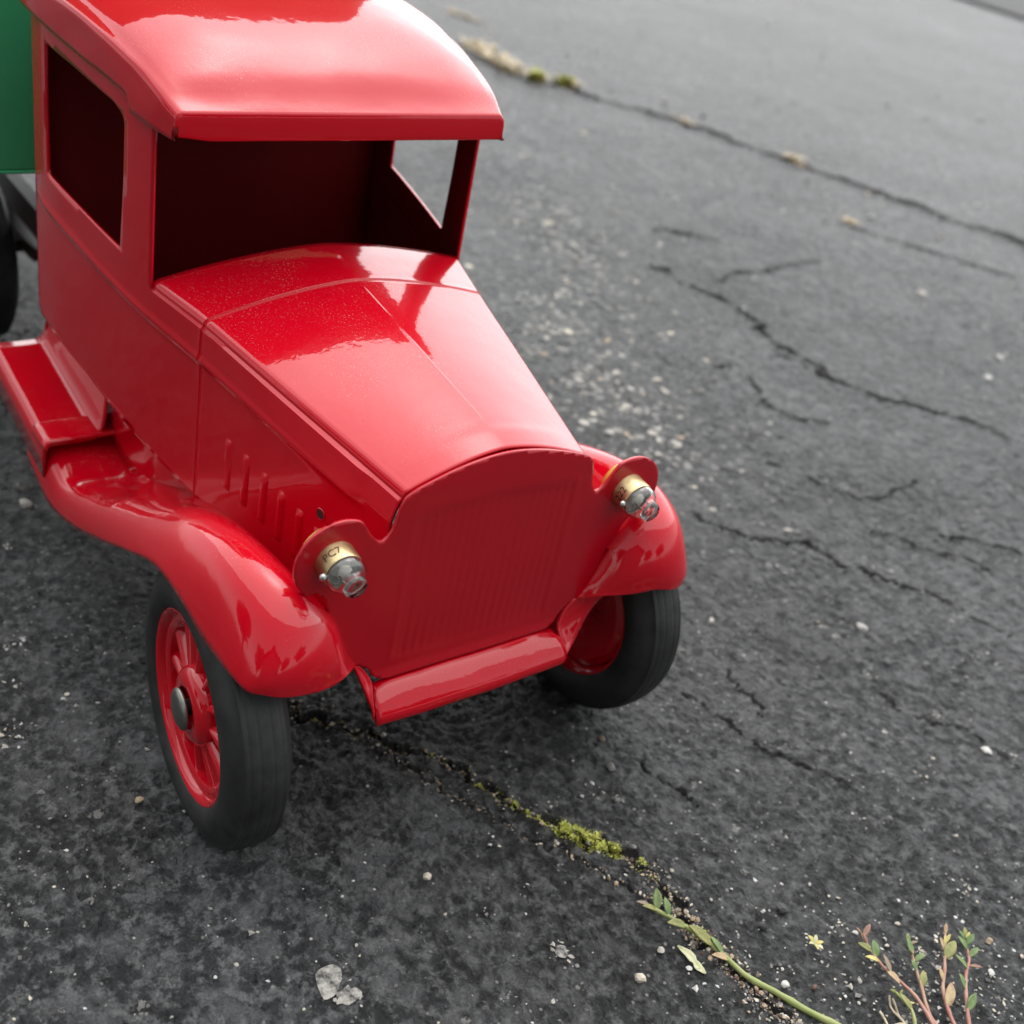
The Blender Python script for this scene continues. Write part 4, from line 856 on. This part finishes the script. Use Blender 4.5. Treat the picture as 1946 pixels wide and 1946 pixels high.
# clusters of chips
cl = []
for c_, n_c, sp_ in [(GD['whitepatch'][0], 16, .12), (GD['whitepatch'][1], 12, .10), (GD['whitepatch'][2], 14, .09), (GD['whitepatch'][3], 14, .14), (GD['whitepatch'][4], 12, .13)]:
    cl.append(np.array(c_) + rs.normal(size=(n_c, 2)) * sp_)
for _ in range(90):
    q, _r = polar_pts(1, 10, 40, seed=int(rs.integers(1e6)), p=.7); n_c = int(rs.integers(3, 10)); cl.append(q[0] + rs.normal(size=(n_c, 2)) * rs.uniform(.05, .22))
cl += [np.array([7.6, 5.6]) + rs.normal(size=(260, 2)) * [.9, .8], np.array([6.4, 3.6]) + rs.normal(size=(160, 2)) * [1.2, 1.0], np.array([6.0, 2.2]) + rs.normal(size=(90, 2)) * [1.0, .35]]
far_, _r = polar_pts(700, 40, 170, a0=95, a1=150, seed=77, p=.8)
cl = np.concatenate(cl); P1 = np.concatenate([P1, cl, far_]); sz = np.concatenate([sz, .018 + .035 * rs.uniform(0, 1, len(cl)) ** 2, .06 + .16 * rs.uniform(0, 1, len(far_)) ** 2.5])
scatter('grit', P1, sz, [SM['white'], SM['cream'], SM['pale'], SM['grey'], SM['dark']], [3, 2, 3, 2, 1.4], 5)
# light stones of the worn patch beside the hood
t_w = rs.uniform(0, 7, 900); i_w = np.minimum(t_w.astype(int), 6); cw = WORN[i_w] + (WORN[i_w + 1] - WORN[i_w]) * (t_w - i_w)[:, None] + rs.normal(size=(900, 2)) * rs.choice([.7, 1.7, 3.2], 900)[:, None]
scatter('aggregate', cw, .03 + .15 * rs.uniform(0, 1, 900) ** 2.8, [SM['cream'], SM['pale'], SM['white'], SM['grey'], SM['tan']], [1, 4, .5, 6, .4], 6, (.12, .3), .64)
# soil and crumbs in the long crack
def along(P, n, sp_, seed, lo=0, hi=1):
    r0 = np.random.default_rng(seed); L = np.r_[0, np.cumsum(np.linalg.norm(np.diff(P, axis=0), axis=1))]; s = r0.uniform(lo, hi, n) * L[-1]
    q = np.c_[np.interp(s, L, P[:, 0]), np.interp(s, L, P[:, 1])]; return q + r0.normal(size=(n, 2)) * sp_
pm = np.concatenate([along(CJ['main'], 800, .045, 8), along(CJ['main'], 260, .10, 9), along(CJ['thin'], 240, .035, 10), along(CJ['main'], 950, .13, 19, .60, .97), along(CJ['left'], 60, .06, 20)])
scatter('soil', pm, .012 + .030 * rs.uniform(0, 1, len(pm)) ** 2.2, [SM['brown'], SM['dark'], SM['tan'], SM['cream'], SM['red'], SM['grey']], [3.5, 2, 2.4, 2.2, .8, 2], 12, (.5, .9), .2)

# ------------------------------------------------------------------ moss, dry grass, weeds
def leafy(name, col, col2, rough=.55, scale=300):
    m, t, b = mat(name); n = noise_node(t, scale, 4, .65); c = mix(t, ramp(t, n.outputs[0], [(.35, (0, 0, 0)), (.65, (1, 1, 1))]).outputs[0], col, col2)
    n2 = noise_node(t, scale * 2.6, 3, .6); c = mix(t, ramp(t, n2.outputs[0], [(.60, (0, 0, 0)), (.70, (.55, .55, .55))]).outputs[0], c, (.12, .075, .035)); t.links.new(c, b.inputs['Base Color'])
    b.inputs['Roughness'].default_value = rough; b.inputs['Subsurface Weight'].default_value = .08; b.inputs['Subsurface Radius'].default_value = (.001, .001, .0005); return m
moss_m = [leafy('moss_bright', (.36, .40, .04), (.60, .60, .13)), leafy('moss_olive', (.22, .24, .035), (.40, .38, .10))]
def tufts(name, pts, hts, mats_, seed, width=.35, lean=.8, up=1.0):
    rs = np.random.default_rng(seed); n = len(pts); hz = ground_h(pts[:, 0], pts[:, 1]); Vs = []; Fs = []; Ms = []; b = 0
    for i in range(n):
        a = rs.uniform(0, 6.28); d = np.array([math.cos(a), math.sin(a), 0]); s_ = np.array([-d[1], d[0], 0]); L = hts[i]; w = L * width * rs.uniform(.6, 1.2)
        p0 = np.array([pts[i, 0], pts[i, 1], hz[i] - .02]); ln = rs.uniform(.1, lean)
        p1 = p0 + L * .55 * (d * ln * .5 + np.array([0, 0, up])); p2 = p0 + L * (d * ln + np.array([0, 0, up * rs.uniform(.6, 1)]))
        Vs += [p0 - s_ * w * .4, p0 + s_ * w * .4, p1 + s_ * w * .5, p1 - s_ * w * .5, p2]; Fs += [(b, b + 1, b + 2, b + 3), (b + 3, b + 2, b + 4)]; k = int(rs.integers(len(mats_))); Ms += [k, k]; b += 5
    o = mesh_obj(name, np.array(Vs), Fs, None, None, smooth=0, mats=mats_, fmat=Ms, org=(0, 0, -GZ)); o['kind'] = 'stuff'; return o
mp = []; mh = []
MX = [list(q_) for q_ in CJ['main'][(np.linspace(.02, .62, 26) * (len(CJ['main']) - 1)).astype(int)]]
for (x, y), n, sp_, hh in zip(GD['moss'] + MX, [120, 60, 130, 190, 190, 160, 260, 420, 480, 480, 360, 150, 130, 110] + [45] * 26, [.05, .03, .045, .05, .06, .05, .075, .095, .10, .10, .085, .05, .06, .055] + [.05] * 26, [.05, .04, .06, .06, .07, .06, .08, .1, .11, .11, .09, .07, .07, .06] + [.05] * 26):
    q = rs.normal(size=(n, 2)) * sp_; tdir = np.array([.85, .5]); q = q + np.outer(rs.uniform(-1, 1, n) * .15, tdir); mp.append(np.array([x, y]) + q); mh.append(hh * np.clip(1.2 - np.linalg.norm(q, axis=1) / (sp_ * 3.2), .35, 1.2) * rs.uniform(.7, 1.3, n))
tufts('moss', np.concatenate(mp), np.concatenate(mh), moss_m, 3, .42, .9)
dry_m = [leafy('dry_straw', (.42, .31, .16), (.55, .44, .26)), leafy('dry_straw_pale', (.5, .42, .28), (.6, .52, .38))]
T = np.array(GD['tan']); dp = []; dh = []
for a, b, n, sp_, hh in [(T[0], T[2], 150, .22, .35), (T[3], T[6], 420, .35, .9), (T[9], T[9] + [.9, .3], 90, .14, .35), (T[10], T[11], 260, .16, .5), (T[12], T[12] + [.3, .2], 70, .14, .35), (T[8], T[8] + [.6, .3], 120, .2, .6), (T[7], T[7] + [.3, .3], 70, .2, .8)]:
    t = rs.uniform(0, 1, n)[:, None]; dp.append(a + (b - a) * t + rs.normal(size=(n, 2)) * sp_); dh.append(hh * rs.uniform(.5, 1.2, n))
tufts('dry_grass', np.concatenate(dp), np.concatenate(dh), dry_m, 5, .22, 1.6, .6)
q = np.array(T[7]) + rs.normal(size=(260, 2)) * .2; q2 = np.array(T[8]) + rs.normal(size=(160, 2)) * .2
o = tufts('moss_tuft', np.concatenate([q, q2]), np.concatenate([.55 * rs.uniform(.5, 1.2, 260), .5 * rs.uniform(.5, 1.2, 160)]), moss_m, 6, .4, 1.0)

LM = dict(green=leafy('leaf_green', (.07, .135, .030), (.16, .22, .07), .5, 500), olive=leafy('leaf_olive', (.14, .16, .04), (.26, .25, .08)), red=leafy('leaf_reddish', (.20, .06, .055), (.26, .19, .10), .5, 400), brown=leafy('leaf_brown', (.17, .12, .075), (.27, .21, .14)), tan=leafy('leaf_tan', (.28, .17, .09), (.42, .32, .17), .55, 500), yellow=leafy('leaf_yellow', (.42, .36, .09), (.55, .47, .18)), pale=leafy('leaf_dry_pale', (.42, .43, .24), (.56, .54, .36)))
stem_pink = leafy('stem_pink', (.32, .12, .10), (.44, .29, .20), .5, 150); stem_green = leafy('stem_green', (.20, .27, .07), (.40, .36, .15), .45, 60); straw_m = dry_m[1]
def leaf(a, b, mk, parent, width=.36, lift=.12, seed=0, fold=.25):
    """a leaf blade from its base a to its tip b, folded along the midrib and slightly arched"""
    a = np.array(a, float); b = np.array(b, float); d = b - a; L = np.linalg.norm(d); d /= L
    s_ = np.cross([0, 0, 1.0], d); s_ /= np.linalg.norm(s_); up = np.cross(d, s_); rs = np.random.default_rng(seed); P = []
    tw = rs.uniform(-.35, .35)
    for t in np.linspace(0, 1, 9):
        w = L * width * .5 * (math.sin(math.pi * min(1, t ** .85 * .97 + .03)) ** .8); c = a + d * L * t + up * L * lift * math.sin(t * math.pi * .8)
        s2 = s_ * math.cos(tw) + up * math.sin(tw)
        P.append([c - s2 * w + up * w * fold, c - s2 * w * .5 + up * w * fold * .35, c, c + s2 * w * .5 + up * w * fold * .35, c + s2 * w + up * w * fold])
    mb = MB(); mb.grid(np.array(P)); return mb.obj('leaf', LM[mk], parent, smooth=60, thick=.012)
base = np.array([8.2, 4.6])
weed = thing('weed', (8.4, 4.9, -GZ), 'knotweed clump with reddish stems and small oval leaves at the lower right corner', 'weed')
def stem3(P, z0, z1, seed):
    P = np.array(P, float); L_ = np.r_[0, np.cumsum(np.linalg.norm(np.diff(P, axis=0), axis=1))]; s_ = np.linspace(0, L_[-1], 9 if len(P) < 12 else 14); P = catmull(np.c_[np.interp(s_, L_, P[:, 0]), np.interp(s_, L_, P[:, 1])], 40); n = len(P); t = np.linspace(0, 1, n); z = z0 + (z1 - z0) * t + .05 * np.sin(t * 7 + seed); gz = np.convolve(np.pad(ground_h(P[:, 0], P[:, 1]), 4, mode='edge'), np.ones(9) / 9, 'valid'); zz = gz + np.maximum(z, .05); return np.c_[P, zz]
stems = []
for i, P in enumerate(GD['stems']):
    P = [list(np.array(P[0]) + (np.array(P[0]) - np.array(P[1])) * 2.0)] + P
    q = stem3(P, .12, .30, i); n = len(q); rad_ = np.linspace(.038, .020, n) * (1 + .22 * np.exp(-((np.arange(n) % 6 - 1) / .8) ** 2))
    mb = MB(); mb.tube(q, rad_, 8); so_ = mb.obj('stem', stem_pink if i != 4 else stem_green, weed, smooth=60); stems.append((q, so_))
for i, L in enumerate(GD['leaves']):
    q, so_ = stems[i]
    for j, (a, b, mk) in enumerate(L):
        k = np.argmin(np.hypot(q[:, 0] - a[0], q[:, 1] - a[1])); A = q[k]; B = np.array([b[0], b[1], A[2] + .06]); leaf(A, A + (B - A) * .9, mk, so_, .42 if mk in ('green', 'olive') else .34, .10, i * 31 + j)
for i, P in enumerate(GD['straws']):
    q = stem3(P, .05, .12, i); mb = MB(); mb.tube(q, np.linspace(.022, .016, len(q)), 6); mb.obj('straw', straw_m, weed, smooth=60)
sprig = thing('weed_sprig', (6.2, 2.4, -GZ), 'single green knotweed stem lying along the mossy crack with a few olive leaves', 'weed')
q = stem3(GD['sprig'], .08, .13, 2); mb = MB(); n = len(q); mb.tube(q, np.linspace(.060, .034, n) * (1 + .25 * np.exp(-((np.arange(n) % 6 - 2) / .8) ** 2)), 8); st_ = mb.obj('stem', stem_green, sprig, smooth=60)
for j, (a, b, mk) in enumerate(GD['sprigleaves']):
    k = np.argmin(np.hypot(q[:, 0] - a[0], q[:, 1] - a[1])); A = q[k]; leaf(A, np.array([b[0], b[1], A[2] + .08]), mk, st_, .40, .12, 900 + j)
sv = np.array(GD['sliver'])
def flat_leaf(name, P, w, m, label, cat, seed):
    P = catmull(np.array(P), 14); z = ground_h(P[:, 0], P[:, 1]); t = np.gradient(P, axis=0); t /= np.linalg.norm(t, axis=1)[:, None]; s_ = np.c_[-t[:, 1], t[:, 0]]; rs = np.random.default_rng(seed); rows = []
    for i in range(len(P)):
        k = i / (len(P) - 1); ww = w * math.sin(math.pi * (k * .94 + .03)) ** .7 * (1 - .45 * math.exp(-((k - .55) / .06) ** 2))
        rows.append([(P[i, 0] + s_[i, 0] * ww * e * (1 + .2 * rs.normal()), P[i, 1] + s_[i, 1] * ww * e, z[i] + .035 + .03 * abs(e) + .03 * math.sin(k * 5)) for e in (-1, -.5, 0, .5, 1)])
    mb = MB(); mb.grid(np.array(rows)); o = mb.obj(name, m, None, smooth=60, thick=.012, org=(P[:, 0].mean(), P[:, 1].mean(), -GZ)); return set_props(o, label, cat)
flat_leaf('dry_leaf', sv, .085, LM['pale'], 'pale torn dry leaf sliver lying beside the crack near the white chip', 'leaf', 4)
df = np.array(GD['dryflower'])
fl = thing('dry_flower', (df[0][0], df[0][1], -GZ), 'tiny withered cream flower bit between the dark stones and the weed clump', 'dry flower')
for i, a in enumerate(np.linspace(0, 5.6, 6)):
    A = np.array([df[0][0], df[0][1], float(ground_h(*df[0])[0]) + .05]); B = A + np.array([math.cos(a) * .17, math.sin(a) * .15, .05]); lf = leaf(A, B, 'yellow' if i % 2 else 'pale', fl, .5, .15, 70 + i); lf.name = 'petal'

# ------------------------------------------------------------------ the yard behind the photographer: a hedge of trees and a house
# (out of the frame, but the enamel mirrors them and they shade the front of the toy)
bk = math.atan2(-math.sin(YAW), -math.cos(YAW))
bark = simple('bark', (.09, .07, .05), .85, 0, .6, 14, .4, .02); crown_m = [leafy('foliage_dark', (.03, .06, .018), (.06, .10, .03), .6, 3), leafy('foliage_light', (.06, .10, .03), (.10, .14, .045), .6, 3)]
def tree(x, y, H, R, seed, label):
    t = bpy.data.objects.new('tree', None); COL.objects.link(t); t.location = (x, y, 0); t['org'] = [x, y, 0.0]; set_props(t, label, 'tree', 'trees behind the photographer')
    rs = np.random.default_rng(seed); mb = MB(); mb.tube([(0, 0, -.05), (.05, 0, H * .2), (0, .06, H * .5), (.04, 0, H * .8)], [.2, .15, .1, .03], 9)
    for k in range(7):
        a = rs.uniform(0, 6.28); z = H * rs.uniform(.28, .6); mb.tube([(0, 0, z), (math.cos(a) * R * .4, math.sin(a) * R * .4, z + H * .1), (math.cos(a) * R * .8, math.sin(a) * R * .8, z + H * .2)], [.07, .045, .015], 6)
    mesh_obj('trunk', np.array(mb.v) + np.array([x, y, 0]), mb.f, bark, t, raw=True)
    n = 2600; d = rs.normal(size=(n, 3)); d /= np.linalg.norm(d, axis=1)[:, None]; cl_ = rs.normal(size=(26, 3)); cl_ /= np.linalg.norm(cl_, axis=1)[:, None]; c = cl_[rs.integers(26, size=n)] * rs.uniform(.35, .85, n)[:, None] + d * .34
    c = c * np.array([R, R, H * .36]) + np.array([0, 0, H * .62]); sz_ = rs.uniform(.10, .22, n); Vs = []; Fs = []; Ms = []
    for i in range(n):
        a, b = rs.normal(size=3), rs.normal(size=3); a /= np.linalg.norm(a); b -= a * (a @ b); b /= np.linalg.norm(b); k = len(Vs); Vs += [c[i] - a * sz_[i], c[i] + b * sz_[i] * .6, c[i] + a * sz_[i], c[i] - b * sz_[i] * .6]; Fs.append((k, k + 1, k + 2, k + 3)); Ms.append(int(rs.integers(2)))
    mesh_obj('crown', np.array(Vs) + np.array([x, y, 0]), Fs, None, t, raw=True, mats=crown_m, fmat=Ms, smooth=0)
TL_ = [(-62, 8.5, 3.9, 1.6, 'tall round tree furthest along the yard on the cab side'), (-30, 9.5, 4.6, 1.8, 'tallest tree behind the photographer beside the house'), (38, 9.5, 3.6, 1.6, 'round tree past the house on the grille side'), (66, 11, 4.2, 1.9, 'broad tree at the far end of the yard')]
for i, (da, D_, H, R, lab) in enumerate(TL_):
    a = bk + math.radians(da); tree(D_ * math.cos(a), D_ * math.sin(a), H, R, 300 + i, lab)
a = bk + math.radians(2); hx_, hy_ = 7.0 * math.cos(a), 7.0 * math.sin(a)
house = bpy.data.objects.new('house', None); COL.objects.link(house); house.location = (hx_, hy_, 0); house['org'] = [hx_, hy_, 0.0]; set_props(house, 'dark gabled house, unseen behind the photographer', 'house')
def hp(name, v, fc, m, par=house):
    c_, s_ = math.cos(a), math.sin(a); v = np.asarray(v, float); q = np.c_[v[:, 0] * c_ - v[:, 1] * s_ + hx_, v[:, 0] * s_ + v[:, 1] * c_ + hy_, v[:, 2]]; return mesh_obj(name, q, fc, m, par, raw=True, smooth=0)
wallm = simple('house_siding', (.07, .062, .055), .8, 0, .2, 8, .1, .01); roofm = simple('house_roof', (.06, .055, .05), .85, 0, .4, 12, .3, .01); glm = simple('house_window_glass', (.03, .035, .04), .35)  # siding kept dark so the unseen house throws little light back
mb = MB(); mb.box((0, -3.2, -.05), (5, 3.2, 2.9)); b0 = len(mb.v); mb.v += [(0, -3.2, 2.9), (0, 3.2, 2.9), (0, 0, 4.9), (5, -3.2, 2.9), (5, 3.2, 2.9), (5, 0, 4.9)]; mb.f += [(b0, b0 + 2, b0 + 1), (b0 + 3, b0 + 4, b0 + 5)]; hp('wall', mb.v, mb.f, wallm)
mb = MB()
for sg in (-1, 1):
    v = [(-.4, sg * 3.6, 2.66), (5.4, sg * 3.6, 2.66), (5.4, 0, 4.93), (-.4, 0, 4.93)]; v += [(p, q_, r_ + .12) for p, q_, r_ in v]; mb.add(v, [(0, 1, 2, 3), (4, 5, 6, 7), (0, 1, 5, 4), (1, 2, 6, 5), (2, 3, 7, 6), (3, 0, 4, 7)])
hp('roof', mb.v, mb.f, roofm)
for y_ in (-2.0, 0.1, 2.1):
    mb = MB(); mb.box((-.03, y_ - .45, 1.0), (.02, y_ + .45, 2.2)); wi = hp('window', mb.v, mb.f, glm)
    mb = MB(); mb.box((-.06, y_ - .52, .92), (-.032, y_ + .52, .99)); hp('sill', mb.v, mb.f, wallm, wi)
